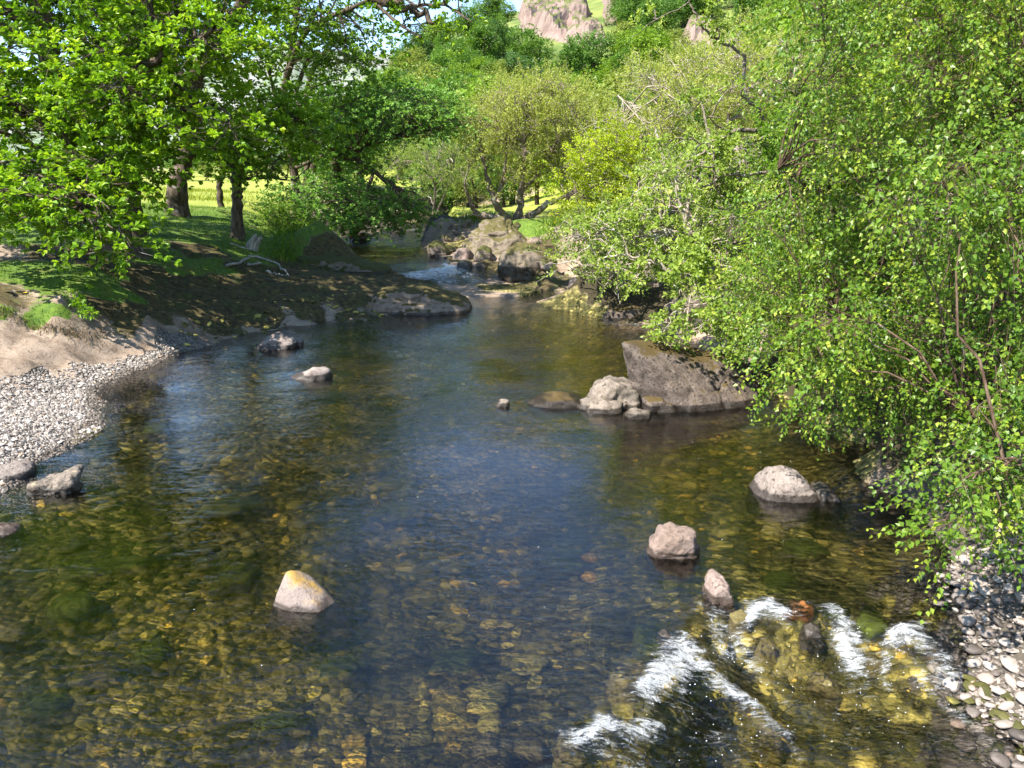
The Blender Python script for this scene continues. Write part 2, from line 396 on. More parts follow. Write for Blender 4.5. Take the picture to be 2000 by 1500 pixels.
# ------------------------------------------------------------------ ground sheet
def grid_axis(parts):
    a = [parts[0][0]]
    for (x0, x1, st) in parts:
        n = max(1, int(round((x1 - x0) / st))); a += list(np.linspace(x0, x1, n + 1)[1:])
    return np.array(a)
def geo(x0, x1, s0, g):
    r = [x0]; s = s0
    while r[-1] < x1: r.append(r[-1] + s); s *= g
    return np.array(r)
gx = np.concatenate((-geo(15, 900, 0.13, 1.085)[::-1], grid_axis([(-15, 12, 0.085)])[1:-1], geo(12, 900, 0.13, 1.085)))
gy = np.concatenate((np.linspace(-40, 3, 30)[:-1], grid_axis([(3, 13, 0.105), (13, 22, 0.078), (22, 34, 0.095)])[:-1], geo(34, 1500, 0.14, 1.05)))
GX, GY = np.meshgrid(gx, gy)
GZ = ground_z(GX, GY)
TY = ground_types(GX, GY)
gz = GZ.ravel(); fx = GX.ravel(); fy = GY.ravel()
nearw = 1 - sstep(45, 70, np.hypot(fx, fy))
rockw = TY['R'] + TY['M']
strat = fbm(np.stack((fx * 0.8 + fy * 0.5, fy * 2.4 - fx * 1.1, gz * 3), -1), 5, 3)
gz = gz + nearw * (rockw * (strat * 0.085 + fbm2(fx, fy, 5.0, 3, 8) * 0.025 - 0.11 * np.clip(vnoise(np.stack((fx * 0.55 + fy * 0.2, fy * 1.3, gz * 0), -1), 77) - 0.35, 0, 1)) + TY['B'] * fbm2(fx, fy, 1.1, 4, 9) * 0.07
     + TY['P'] * fbm2(fx, fy, 1.2, 3, 4) * 0.015 + TY['G'] * fbm2(fx, fy, 0.9, 4, 14) * 0.07 + TY['S'] * fbm2(fx, fy, 0.8, 4, 15) * 0.1)
_m = (fy > 25) & (fy < 95) & (np.abs(fx) < 25)
_ui = up_inside(fx[_m], fy[_m]) + fbm2(fx[_m], fy[_m], 0.7, 3, 71) * 0.25
_wl = water_level(fx[_m], fy[_m])[0]
_z = gz[_m]; _in = sstep(-0.9, 0.5, _ui)
_z = np.where(_ui > -0.9, np.minimum(_z, _z * (1 - _in) + (_wl - 0.28) * _in), _z)
_z = np.where((_ui < -0.15) & (_ui > -3), np.maximum(_z, _wl + 0.06), _z)
gz[_m] = _z
for _t in TYPES:
    _a = TY[_t][_m]; TY[_t][_m] = _a * (1 - sstep(-0.1, 0.3, _ui)) + (sstep(-0.1, 0.3, _ui) if _t == 'B' else 0)
ny, nx = GX.shape
ii = np.arange(nx * ny).reshape(ny, nx)
quads = np.stack((ii[:-1, :-1], ii[:-1, 1:], ii[1:, 1:], ii[1:, :-1]), -1).reshape(-1, 4)
attrs = {'a_grass': TY['G'], 'a_moss': TY['M'], 'a_gravel': TY['P'] + 0.0, 'a_cobble': TY['P2'], 'a_bed': TY['B'], 'a_soil': TY['S'],
         'a_far': sstep(70, 110, np.hypot(fx, fy))}
ground_me = mesh_np('ground', np.stack((fx, fy, gz), -1), quads=quads, attrs=attrs)
# quick height lookup used to set things on the ground
_GZ = gz.reshape(ny, nx)
def gz_at(x, y):
    x = np.asarray(x, float); y = np.asarray(y, float)
    i = np.clip(np.searchsorted(gx, x) - 1, 0, nx - 2); j = np.clip(np.searchsorted(gy, y) - 1, 0, ny - 2)
    u = (x - gx[i]) / (gx[i + 1] - gx[i]); v = (y - gy[j]) / (gy[j + 1] - gy[j])
    return (_GZ[j, i] * (1 - u) + _GZ[j, i + 1] * u) * (1 - v) + (_GZ[j + 1, i] * (1 - u) + _GZ[j + 1, i + 1] * u) * v
def ty_at(x, y):
    i = np.clip(np.searchsorted(gx, x) - 1, 0, nx - 2); j = np.clip(np.searchsorted(gy, y) - 1, 0, ny - 2)
    return {t: TY[t].reshape(ny, nx)[j, i] for t in TYPES}

def mat_ground():
    m, nt = new_mat('ground'); b = NB(nt)
    g = b.n('ShaderNodeNewGeometry'); pos = g.outputs['Position']
    n1 = b.noise(pos, 1.6, 7, 0.62, 0.5); n2 = b.noise(pos, 7.5, 7, 0.66, 0.3); n3 = b.noise(pos, 40, 5, 0.6)
    strm = b.n('ShaderNodeMapping', {'Vector': pos, 'Scale': (1.2, 3.2, 5.0), 'Rotation': (0, 0, 0.5)}).outputs[0]
    ns = b.noise(strm, 3.0, 7, 0.68, 1.2)
    # bare rock: pink grey with dark fissures
    rock = b.mix(b.mapr(n1, 0.35, 0.65), (0.21, 0.15, 0.105), (0.36, 0.275, 0.205))
    rock = b.mix(b.mapr(ns, 0.53, 0.64, 0, 0.7), rock, (0.085, 0.066, 0.052))
    rock = b.mix(b.mapr(n2, 0.58, 0.66, 0, 0.5), rock, (0.07, 0.055, 0.04))
    rock = b.mix(b.mapr(n3, 0.5, 0.75, 0, 0.4), rock, (0.16, 0.125, 0.10))
    # mossy rock
    moss = b.mix(b.mapr(n2, 0.35, 0.68), (0.035, 0.027, 0.013), (0.11, 0.085, 0.03))
    moss = b.mix(b.mapr(n1, 0.5, 0.66, 0, 0.7), moss, (0.055, 0.07, 0.018))
    moss = b.mix(b.mapr(ns, 0.63, 0.69, 0, 0.9), moss, (0.33, 0.29, 0.25))
    wm = b.math('ADD', b.attr('a_moss'), b.math('ADD', b.math('MULTIPLY', b.math('SUBTRACT', ns, 0.5), 1.2), b.math('MULTIPLY', b.math('SUBTRACT', n2, 0.5), 0.9)))
    c = b.mix(b.mapr(wm, 0.22, 0.62), rock, moss)
    # gravel
    vg = b.n('ShaderNodeTexVoronoi', {'Vector': pos, 'Scale': 26.0})
    grv = b.ramp(b.n('ShaderNodeSeparateColor', {'Color': vg.outputs['Color']}).outputs[0], [(0, (0.13, 0.11, 0.09)), (0.5, (0.27, 0.23, 0.20)), (1, (0.42, 0.37, 0.33))])
    c = b.mix(b.mapr(b.math('ADD', b.attr('a_gravel'), b.math('MULTIPLY', b.math('SUBTRACT', n2, 0.5), 0.5)), 0.5, 0.62), c, grv)
    soil = b.mix(n2, (0.018, 0.014, 0.008), (0.06, 0.048, 0.022))
    c = b.mix(b.mapr(b.math('ADD', b.attr('a_soil'), b.math('MULTIPLY', b.math('SUBTRACT', n2, 0.5), 0.5)), 0.42, 0.58), c, soil)
    # river bed: olive and ochre stones with dark weed patches
    v1 = b.n('ShaderNodeTexVoronoi', {'Vector': pos, 'Scale': 9.0, 'Randomness': 0.9})
    v2 = b.n('ShaderNodeTexVoronoi', {'Vector': pos, 'Scale': 3.1})
    r1 = b.n('ShaderNodeSeparateColor', {'Color': v1.outputs['Color']}).outputs[0]
    bed = b.ramp(r1, [(0, (0.05, 0.05, 0.018)), (0.35, (0.13, 0.115, 0.035)), (0.7, (0.25, 0.215, 0.07)), (0.93, (0.46, 0.39, 0.13)), (1.0, (0.60, 0.44, 0.12))])
    bed = b.mix(b.mapr(v1.outputs['Distance'], 0.055, 0.09, 0, 0.35), bed, (0.03, 0.026, 0.01))
    weed = b.mapr(b.noise(pos, 0.85, 6, 0.66, 0.8), 0.46, 0.575)
    sand = b.mapr(b.noise(pos, 0.6, 5, 0.6, 0.6), 0.50, 0.62, 0, 0.8)
    bed = b.mix(sand, bed, b.mix(n2, (0.20, 0.165, 0.055), (0.50, 0.42, 0.15)))
    bed = b.mix(b.math('MULTIPLY', weed, 0.9), bed, b.mix(n2, (0.018, 0.02, 0.005), (0.075, 0.072, 0.018)))
    c = b.mix(b.mapr(b.attr('a_bed'), 0.35, 0.6), c, bed)
    c = b.mix(b.mapr(b.attr('a_cobble'), 0.25, 0.45), c, b.mix(n2, (0.05, 0.042, 0.033), (0.14, 0.115, 0.09)))
    # grass
    gr = b.mix(b.mapr(n2, 0.3, 0.7), (0.05, 0.10, 0.012), (0.13, 0.20, 0.025))
    gr = b.mix(b.mapr(n1, 0.52, 0.68, 0, 0.6), gr, (0.15, 0.14, 0.04))
    field = b.mix(n1, (0.20, 0.26, 0.03), (0.33, 0.33, 0.07))
    gr = b.mix(b.mapr(b.n('ShaderNodeSeparateXYZ', {'Vector': pos}).outputs[1], 33, 40), gr, field)
    c = b.mix(b.mapr(b.math('ADD', b.attr('a_grass'), b.math('MULTIPLY', b.math('SUBTRACT', n2, 0.5), 0.45)), 0.42, 0.56), c, gr)
    hillc = b.mix(b.mapr(b.noise(pos, 0.09, 6, 0.6), 0.4, 0.62), (0.075, 0.12, 0.025), (0.19, 0.22, 0.055))
    az = b.n('ShaderNodeSeparateXYZ', {'Vector': pos})
    hz = b.mapr(az.outputs[2], 3.5, 7)
    c = b.mix(b.math('MULTIPLY', b.attr('a_far'), hz), c, hillc)
    h = b.math('ADD', b.math('MULTIPLY', n2, 0.5), b.math('ADD', b.math('MULTIPLY', n3, 0.3), b.math('MULTIPLY', ns, 0.5)))
    h = b.math('ADD', h, b.math('MULTIPLY', b.math('MULTIPLY', v1.outputs['Distance'], b.attr('a_bed')), -5.0))
    h = b.math('ADD', h, b.math('MULTIPLY', b.math('MULTIPLY', vg.outputs['Distance'], b.mapr(b.attr('a_gravel'), 0.5, 0.65)), -10.0))
    p = b.n('ShaderNodeBsdfPrincipled', {'Base Color': c, 'Roughness': 0.85, 'Specular IOR Level': 0.25, 'Normal': b.bump(h, 0.75, 0.045)})
    b.out(p.outputs[0]); return m
tag(link('ground', ground_me, mat_ground()), kind='structure')

# ------------------------------------------------------------------ water: one closed body with a rippled top, riffle and cascade
FOAM = [  # (pixel a, pixel b, half width in m, strength, level)
 ((1252,1362),(1325,1305),0.15,1.0),((1290,1350),(1500,1470),0.35,0.42),((1420,1230),(1560,1330),0.22,0.38),((1600,1280),(1780,1420),0.3,0.36),((1150,1470),(1350,1500),0.2,0.4),((1300,1305),(1340,1275),0.15,0.95),((1335,1280),(1420,1330),0.12,0.9),((1420,1330),(1540,1420),0.10,0.8),((1540,1420),(1600,1500),0.08,0.55),
 ((1385,1205),(1420,1270),0.12,0.75),((1470,1235),(1520,1215),0.11,1.0),((1440,1250),(1480,1290),0.12,0.65),((1600,1210),(1655,1250),0.10,0.75),((1645,1245),(1670,1290),0.12,0.95),((1660,1290),(1700,1350),0.10,0.5),((1745,1265),(1790,1250),0.10,0.95),((1790,1260),(1850,1300),0.13,0.8),
 ((1800,1300),(1870,1370),0.12,0.6),((1730,1280),(1720,1310),0.06,0.8),((1130,1480),(1200,1450),0.12,0.95),((1200,1455),(1260,1425),0.08,0.95),((1180,1500),(1280,1530),0.14,0.6),((1380,1160),(1400,1200),0.05,0.6),((590,1480),(600,1500),0.03,0.8),
 ((1240,1380),(1480,1440),0.25,0.35),((1500,1300),(1750,1400),0.4,0.28),
]
FOAM_UP = [((805,556),(880,548),0.42,0.95,0.05),((850,545),(915,530),0.45,1.0,0.15),((890,548),(960,560),0.45,0.75,0.0),((930,560),(1010,590),0.4,0.5,0.0),((960,580),(1060,600),0.45,0.4,0.0),((1020,560),(1100,580),0.5,0.3,0.0),
           ((640,478),(660,470),0.5,0.75,0.5),((780,448),(830,446),0.6,0.6,0.6),((860,430),(890,424),0.6,0.5,0.6),((870,412),(890,409),0.6,0.5,0.7),((740,490),(760,484),0.4,0.35,0.5),((870,516),(900,508),0.3,0.55,0.45),((640,496),(760,500),0.7,0.45,0.5),((600,490),(700,478),0.6,0.4,0.5),((760,470),(820,478),0.5,0.45,0.55),((700,505),(800,520),0.5,0.4,0.48),((1190,592),(1260,580),0.3,0.6,0.0),((1180,630),(1250,636),0.12,0.7,0.0),((1180,600),(1150,610),0.2,0.4,0.0),((1335,789),(1370,795),0.05,0.7,0.0)]
def foam_field(x, y):
    f = np.zeros(x.shape)
    x, y = x + fbm2(x, y, 3.0, 4, 81) * 0.10, y + fbm2(x, y, 3.0, 4, 83) * 0.12
    for lst in (FOAM, FOAM_UP):
        for it in lst:
            a, b_, w, s = it[:4]; lv = it[4] if len(it) > 4 else -0.15
            A = W(a[0], a[1], lv)[:2]; B = W(b_[0], b_[1], lv)[:2]; d = B - A
            t = np.clip(((x - A[0]) * d[0] + (y - A[1]) * d[1]) / (d @ d), 0, 1)
            r = np.hypot(x - A[0] - t * d[0], y - A[1] - t * d[1])
            f = np.maximum(f, s * np.clip(1.12 - r / w * 0.5, 0, 1))
    return f
wx = np.concatenate((np.linspace(-16, -9, 60)[:-1], grid_axis([(-9, 0.4, 0.125), (0.4, 5.2, 0.047), (5.2, 9, 0.14)])[:-1], np.linspace(9, 16, 50)))
wy = np.concatenate((np.linspace(-12, 3.4, 25)[:-1], grid_axis([(3.4, 7.6, 0.045), (7.6, 16, 0.095), (16, 34, 0.12)])[:-1], geo(34, 95, 0.2, 1.03)))
WX, WY = np.meshgrid(wx, wy)
x = WX.ravel(); y = WY.ravel()
lev, up, dn = water_level(x, y)
fo = foam_field(x, y)
chop = 0.4 + 0.35 * sstep(12, 20, y) + 0.8 * sstep(20, 27, y) + 1.3 * sstep(29, 34, y) + 0.5 * np.clip(1 - np.abs(up) / 3, 0, 1)
calm = np.exp(-(((x - 0.5) / 1.6) ** 2 + ((y - 9.5) / 2.2) ** 2))
chop = chop * (1 - 0.6 * calm)
u_ = x * 0.93 + y * 0.37; v_ = -x * 0.37 + y * 0.93
wave = (fbm(np.stack((u_ * 1.0, v_ * 2.6, x * 0 + 1.3), -1), 3, 40) * 0.009 + fbm(np.stack((u_ * 2.2, v_ * 5.0, x * 0 + 5.3), -1), 2, 44) * 0.004) * chop
rif = sstep(-0.25, 0.1, dn) * (1 - sstep(0.9, 4.0, dn) * 0.45)
wave += rif * (fbm(np.stack((x * 3.0 + y * 1.0, y * 3.4, x * 0), -1), 4, 51) * 0.028)
wave += sstep(0.2, 0.9, fo) * (0.02 + 0.03 * fbm(np.stack((x * 7, y * 7, x * 0), -1), 3, 57))
zt = lev + wave
ny2, nx2 = WX.shape
top = np.stack((x, y, zt), -1)
ii = np.arange(nx2 * ny2).reshape(ny2, nx2)
q = np.stack((ii[:-1, :-1], ii[:-1, 1:], ii[1:, 1:], ii[1:, :-1]), -1).reshape(-1, 4)
edge = np.concatenate((ii[0, :], ii[1:, -1], ii[-1, -2::-1], ii[-2:0:-1, 0]))
nb = len(top); bot = top[edge].copy(); bot[:, 2] = -3.0
bi = nb + np.arange(len(edge))
side = np.stack((edge, bi, np.roll(bi, -1), np.roll(edge, -1)), -1)
c0 = nb + len(edge)
bottom_t = np.stack((bi, np.full(len(bi), c0), np.roll(bi, -1)), -1)
verts = np.vstack((top, bot, [[0, 30, -3.0]]))
pad = lambda a: np.concatenate((a, np.zeros(len(edge) + 1)))
water_me = mesh_np('river', verts, tris=bottom_t, quads=np.vstack((q, side)), attrs={'foam': pad(fo), 'chop': pad(chop), 'rif': pad(rif)})
def mat_water():
    m, nt = new_mat('river_water'); b = NB(nt)
    pos = b.n('ShaderNodeNewGeometry').outputs['Position']
    chop = b.attr('chop'); rif = b.attr('rif'); foam = b.attr('foam')
    m1 = b.n('ShaderNodeMapping', {'Vector': pos, 'Rotation': (0, 0, -0.38), 'Scale': (1.0, 2.3, 1.0)}).outputs[0]
    m2 = b.n('ShaderNodeMapping', {'Vector': pos, 'Rotation': (0, 0, 0.5), 'Scale': (1.0, 1.7, 1.0)}).outputs[0]
    a1 = b.noise(m1, 3.2, 3, 0.55, 0.6); a2 = b.noise(m2, 9.0, 3, 0.55, 0.5); a3 = b.noise(m1, 24.0, 2, 0.5)
    h = b.math('ADD', b.math('MULTIPLY', a1, 0.05), b.math('ADD', b.math('MULTIPLY', a2, 0.021), b.math('MULTIPLY', a3, 0.0065)))
    patch = b.mapr(b.noise(pos, 0.55, 3, 0.5), 0.36, 0.62, 0.35, 1.1)
    h = b.math('MULTIPLY', h, b.math('ADD', b.math('MULTIPLY', chop, patch), b.math('MULTIPLY', rif, 1.3)))
    nrm = b.bump(h, 1.0, 0.62)
    fr = b.n('ShaderNodeFresnel', {'IOR': 1.56, 'Normal': nrm}).outputs[0]
    gl = b.n('ShaderNodeBsdfGlossy', {'Color': (1, 1, 1, 1), 'Roughness': 0.04, 'Normal': nrm})
    tr = b.n('ShaderNodeBsdfTransparent', {'Color': (1, 1, 1, 1)})
    rf = b.n('ShaderNodeBsdfRefraction', {'Color': (1, 1, 1, 1), 'Roughness': 0.10, 'IOR': 1.33, 'Normal': nrm})
    tr = b.n('ShaderNodeMixShader', {0: 0.34, 1: tr.outputs[0], 2: rf.outputs[0]})
    w = b.n('ShaderNodeMixShader', {0: fr, 1: tr.outputs[0], 2: gl.outputs[0]})
    fn = b.noise(b.n('ShaderNodeMapping', {'Vector': pos, 'Rotation': (0, 0, 0.85), 'Scale': (0.42, 1.9, 1.0)}).outputs[0], 15.0, 7, 0.70, 1.1)
    fn2 = b.noise(pos, 70.0, 3, 0.6)
    fl = b.noise(pos, 5.0, 3, 0.6, 0.8)
    ff = b.math('ADD', b.math('MULTIPLY', b.math('ADD', foam, b.math('MULTIPLY', b.math('SUBTRACT', fl, 0.5), 0.7)), 0.72), b.math('ADD', b.math('MULTIPLY', b.math('SUBTRACT', fn, 0.5), 1.5), b.math('MULTIPLY', b.math('SUBTRACT', fn2, 0.5), 0.4)))
    fm = b.math('MULTIPLY', b.mapr(ff, 0.36, 0.86), b.mapr(foam, 0.05, 0.25))
    fd = b.n('ShaderNodeBsdfPrincipled', {'Base Color': (0.82, 0.84, 0.85, 1), 'Roughness': 0.6, 'Normal': b.bump(b.math('ADD', fn, fn2), 1.0, 0.04)})
    o = b.n('ShaderNodeMixShader', {0: b.math('MULTIPLY', fm, 0.74), 1: w.outputs[0], 2: fd.outputs[0]})
    ab = b.n('ShaderNodeVolumeAbsorption', {'Color': (0.76, 0.665, 0.23, 1), 'Density': 0.85})
    b.out(o.outputs[0], ab.outputs[0]); return m
tag(link('river', water_me, mat_water()), kind='structure')

# ------------------------------------------------------------------ rocks
def hull_planes(pts):
    bm = bmesh.new()
    for p in pts: bm.verts.new(p)
    r = bmesh.ops.convex_hull(bm, input=bm.verts)
    bm.normal_update()
    pl = [(np.array(f.normal), np.array(f.verts[0].co)) for f in bm.faces]
    bm.free()
    return pl
_ico = {}
def ico(sub):
    if sub not in _ico:
        bm = bmesh.new(); bmesh.ops.create_icosphere(bm, subdivisions=sub, radius=1.0)
        v = np.array([q.co for q in bm.verts]); f = np.array([[w.index for w in q.verts] for q in bm.faces]); bm.free()
        _ico[sub] = (norm(v), f)
    return _ico[sub]
def rock_from_pts(name, pts, mat, label=None, cat='rock', sub=5, p=14, rough=0.05, seed=0, group=None, crease=0.8, freq=1.25):
    pts = np.asarray(pts, float)
    c = (pts.max(0) + pts.min(0)) / 2 * 0.4 + pts.mean(0) * 0.6
    pl = hull_planes(pts - c)
    d, f = ico(sub)
    N = np.array([n for n, _ in pl]); O = np.array([n @ o for n, o in pl])
    s = np.sign(O.mean()); N = N * s; O = np.maximum(O * s, 1e-3)
    k = np.clip(d @ (N / O[:, None]).T, 0, None)
    r = (k ** p).sum(1) ** (-1.0 / p)
    v = d * r[:, None]
    size = np.linalg.norm(pts.max(0) - pts.min(0)) / 1.7
    w = v / size * freq
    nz = fbm(w * 2.4 + seed * 3.1, 5, seed, 0.55)
    rid = 1 - np.abs(vnoise(w * 3.3 + seed, seed + 5)); rid2 = 1 - np.abs(vnoise(w * np.array((2.0, 2.0, 6.5)) + seed, seed + 9))
    v = v + d * (size * rough * (nz - crease * np.clip(rid - 0.86, 0, 1) * 5 - crease * np.clip(rid2 - 0.88, 0, 1) * 4)[:, None])
    base = np.array((c[0], c[1], pts[:, 2].min()))
    me = mesh_np(name, v + c - base, tris=f)
    o = link(name, me, mat, loc=base)
    if label: tag(o, label, cat, group)
    return o
def pebble_mesh(name, seed, flat, sub=2):
    d, f = ico(sub); r = np.random.default_rng(seed)
    N = norm(r.normal(size=(9, 3))); O = r.uniform(0.72, 1.0, 9)
    k = np.clip(d @ (N / O[:, None]).T, 0, None); rad = np.minimum((k ** 9).sum(1) ** (-1 / 9.0), 1.25)
    v = d * rad[:, None] * np.array((1.0, r.uniform(0.62, 0.85), flat)) * 0.5
    return mesh_np(name, v, tris=f)
def rock_px(name, label, outline, th, mat, lev=0.0, sink=0.35, sub=4, rough=0.06, seed=0, p=24, depth=None, keep=0.72, group=None, cat='rock', lean=0.0, freq=1.25):
    """a rock whose skyline follows the outline; its foot stands at water or ground level lev"""
    o = np.asarray(outline, float)
    Yf = W(o[:, 0].mean(), o[:, 1].max(), lev)[1] if depth is None else depth
    Ym = Yf + th * 0.45; c = o.mean(0)
    pts = [D(a, b_, Ym + lean * (o[:, 1].max() - b_) / 100.0) for a, b_ in o]
    for k, y in ((keep, Ym - th * 0.4), (keep, Ym + th * 0.5)):
        for a, b_ in o:
            q_ = D(c[0] + (a - c[0]) * k, c[1] + (b_ - c[1]) * k, Ym); pts.append(np.array((q_[0], y, q_[2])))
    xs = np.array([q_[0] for q_ in pts])
    for t in (0.04, 0.3, 0.7, 0.96):
        for y in (Ym - th * 0.5, Ym + th * 0.5):
            pts.append(np.array((xs.min() + t * (xs.max() - xs.min()), y if 0.1 < t < 0.9 else Ym + (y - Ym) * 0.5, lev - sink)))
    return rock_from_pts(name, pts, mat, label, cat, sub, p, rough, seed, group, freq=freq)

MR_pale = mat_rock('pale_pink_stone', (0.18, 0.143, 0.12), (0.285, 0.235, 0.205), (0.05, 0.042, 0.035), wet=0.08, spots=0.88)
MR_lich = mat_rock('lichened_stone', (0.14, 0.115, 0.09), (0.235, 0.19, 0.15), (0.032, 0.027, 0.021), wet=0.07, spots=0.88, lichen=(0.36, 0.28, 0.17))
MR_slab = mat_rock('dark_brown_slab', (0.085, 0.064, 0.05), (0.19, 0.148, 0.12), (0.02, 0.016, 0.012), (0.075, 0.052, 0.018), 0.40, wet=0.1, spots=0.93, lichen=(0.30, 0.235, 0.19), sc=2.4)
MR_brown = mat_rock('brown_boulder', (0.17, 0.135, 0.10), (0.26, 0.21, 0.155), (0.05, 0.04, 0.028), (0.085, 0.075, 0.028), 0.52, wet=0.12, spots=0.75, waterz=0.5)
MR_mossy = mat_rock('mossy_boulder', (0.16, 0.125, 0.10), (0.30, 0.24, 0.20), (0.04, 0.032, 0.025), (0.06, 0.062, 0.018), 0.66, wet=0.12, spots=0.75, waterz=0.45)
MR_pink = mat_rock('pink_broken_stone', (0.19, 0.135, 0.105), (0.285, 0.21, 0.175), (0.065, 0.05, 0.038), wet=0.06, spots=0.84)
MR_ledge = mat_rock('ledge_stone', (0.26, 0.195, 0.15), (0.38, 0.295, 0.235), (0.06, 0.048, 0.038), (0.07, 0.058, 0.02), 0.56, wet=0.06, spots=0.8)
MR_wet = mat_rock('wet_black_stone', (0.04, 0.033, 0.028), (0.085, 0.07, 0.055), (0.012, 0.010, 0.008), spots=0.6, rough=0.28)
MR_weed = mat_rock('weedy_submerged_stone', (0.035, 0.035, 0.010), (0.075, 0.068, 0.02), (0.015, 0.015, 0.006), (0.06, 0.075, 0.01), 0.5, spots=0.8)
MR_weed2 = mat_rock('ochre_submerged_stone', (0.12, 0.095, 0.035), (0.19, 0.15, 0.055), (0.03, 0.027, 0.012), spots=0.8)
MR_moss3 = mat_rock('green_weed_stone', (0.045, 0.06, 0.008), (0.09, 0.105, 0.012), (0.012, 0.018, 0.004), (0.08, 0.10, 0.012), 0.6, spots=0.8, sc=2.0)
MR_orange = mat_rock('orange_stone', (0.20, 0.075, 0.025), (0.33, 0.14, 0.045), (0.06, 0.025, 0.014), spots=0.7, rough=0.3)
MR_tri = mat_rock('ochre_topped_stone', (0.22, 0.175, 0.15), (0.30, 0.235, 0.19), (0.10, 0.08, 0.07), (0.36, 0.22, 0.06), 0.32, wet=0.04, spots=0.82)
MR_outcrop = mat_rock('outcrop', (0.19, 0.13, 0.11), (0.29, 0.21, 0.18), (0.08, 0.06, 0.045), (0.08, 0.10, 0.022), 0.42, spots=0.7, sc=0.16)

# stones standing in the pool
rock_from_pts('slab_boulder', [D(1215,667,12.75),D(1300,667,13.5),D(1385,676,13.8),D(1450,702,13.6),D(1496,752,13.3),D(1478,805,12.95),D(1345,800,12.65),D(1300,780,12.75),D(1222,735,13.2),D(1262,800,13.3),
   D(1225,668,14.2),D(1400,690,14.9),D(1485,765,14.8),W(1262,800,0)+np.array((.05,.4,-.6)),W(1480,800,0)+np.array((0,.2,-.6)),W(1345,800,0)+np.array((0,.0,-.5)),D(1300,820,14.6),D(1480,820,14.8)], MR_slab,
   'large dark brown slab boulder with a slanting lit face beneath the birch', 'boulder', 6, 40, 0.028, 3)
rock_px('boulder', 'knobbly cream lichened rock touching the left foot of the slab boulder', [(1150,775),(1160,752),(1190,740),(1225,742),(1255,756),(1258,790),(1200,800)], 0.9, MR_lich, seed=4, rough=0.09, sub=5)
rock_px('flat_stone', 'grey brown flat stone tilted against the front of the slab boulder', [(1253,775),(1290,771),(1322,785),(1332,803),(1285,806),(1262,796)], 0.5, MR_slab, seed=5, sink=0.15)
rock_px('flat_stone', 'small pale flat stone just clear of the water before the slab boulder', [(1220,806),(1240,799),(1270,803),(1274,814),(1245,819)], 0.4, MR_lich, seed=6, sink=0.15)
rock_px('low_rock', 'low cream and grey rock spread in front of the knobbly lichened rock', [(1125,790),(1150,778),(1215,782),(1222,808),(1170,806)], 0.7, MR_lich, seed=7, sink=0.2, rough=0.09)
rock_px('low_rock', 'long dark low rock almost awash left of the lichened rocks', [(1025,785),(1060,772),(1115,771),(1150,780),(1130,797),(1060,795)], 0.7, MR_slab, seed=8, sink=0.25)
rock_px('small_stone', 'lone little stone poking from the middle of the pool', [(967,788),(978,779),(993,781),(997,793),(972,796)], 0.25, MR_lich, seed=9, sink=0.3)
rock_px('rounded_boulder', 'rounded pinkish grey boulder standing alone near the birch branches', [(1456,965),(1480,945),(1488,920),(1495,912),(1560,910),(1590,935),(1605,960),(1600,980),(1540,984),(1480,980)], 0.75, MR_pale, seed=10, sub=5, rough=0.035, p=10)
rock_px('wet_stone', 'dark wet shoulder of stone beside the rounded boulder', [(1590,952),(1612,944),(1632,955),(1640,970),(1600,982)], 0.5, MR_wet, seed=11)
rock_px('half_sunk_rock', 'half sunk rock with a bare pink right end in blue water', [(1262,1060),(1290,1034),(1335,1026),(1362,1032),(1370,1075),(1330,1094),(1275,1092)], 0.42, MR_pink, seed=12, sub=5, rough=0.05)
rock_px('riffle_rock', 'orange pink rock at the head of the white water', [(1372,1160),(1382,1130),(1400,1120),(1422,1135),(1430,1165),(1440,1200),(1385,1200)], 0.4, MR_pink, seed=13, sub=5, lev=-0.1)
rock_from_pts('pointed_rock', [D(541,1160,6.55),D(560,1114,6.7),D(576,1112,6.75),D(612,1128,6.8),D(648,1160,6.75),D(660,1178,6.6),D(625,1190,6.42),D(560,1178,6.45),D(590,1118,6.95),D(515,1235,6.5),D(700,1240,6.6),D(600,1262,6.3),D(690,1215,7.1),D(530,1210,7.1)],
   MR_tri, 'pale pointed rock with an orange lichened crest alone in the near pool', 'rock', 5, 60, 0.014, 14)
rock_px('pale_rock', 'pale humped rock in the water below the mossy rock bank', [(496,676),(512,662),(535,650),(555,653),(578,664),(582,676),(550,684),(510,684)], 0.9, MR_pale, seed=15, sub=5)
rock_px('small_stone', 'tiny pale knob at the right end of the pale humped rock', [(572,668),(580,660),(592,662),(594,672),(580,676)], 0.3, MR_pale, seed=16)
rock_px('flat_stone', 'low pale flat rock barely above water in the middle left pool', [(563,736),(590,726),(615,718),(640,719),(648,730),(620,741),(580,743)], 0.6, MR_pale, seed=17, sink=0.2)
rock_px('ridged_rock', 'ridged grey rock with dark vertical cracks beside the gravel bar', [(60,950),(64,938),(105,922),(135,917),(152,922),(155,948),(110,966),(65,968)], 0.5, MR_lich, seed=18, sub=5, rough=0.10, p=20)
rock_px('pale_slab', 'flat whitish slab on the water edge of the gravel bar', [(-30,930),(0,910),(30,907),(58,918),(40,940),(-10,948)], 0.7, MR_pale, seed=19, sink=0.15)
rock_px('pale_rock', 'low pinkish rock cut by the frame below the whitish slab', [(-40,1045),(-20,1027),(20,1027),(40,1036),(15,1048)], 0.35, MR_pink, seed=20, sink=0.2)
rock_px('small_stone', 'stubby brown stone at the tip of the gravel bar', [(317,688),(322,678),(334,671),(344,676),(343,688)], 0.35, MR_lich, seed=21, sink=0.1)
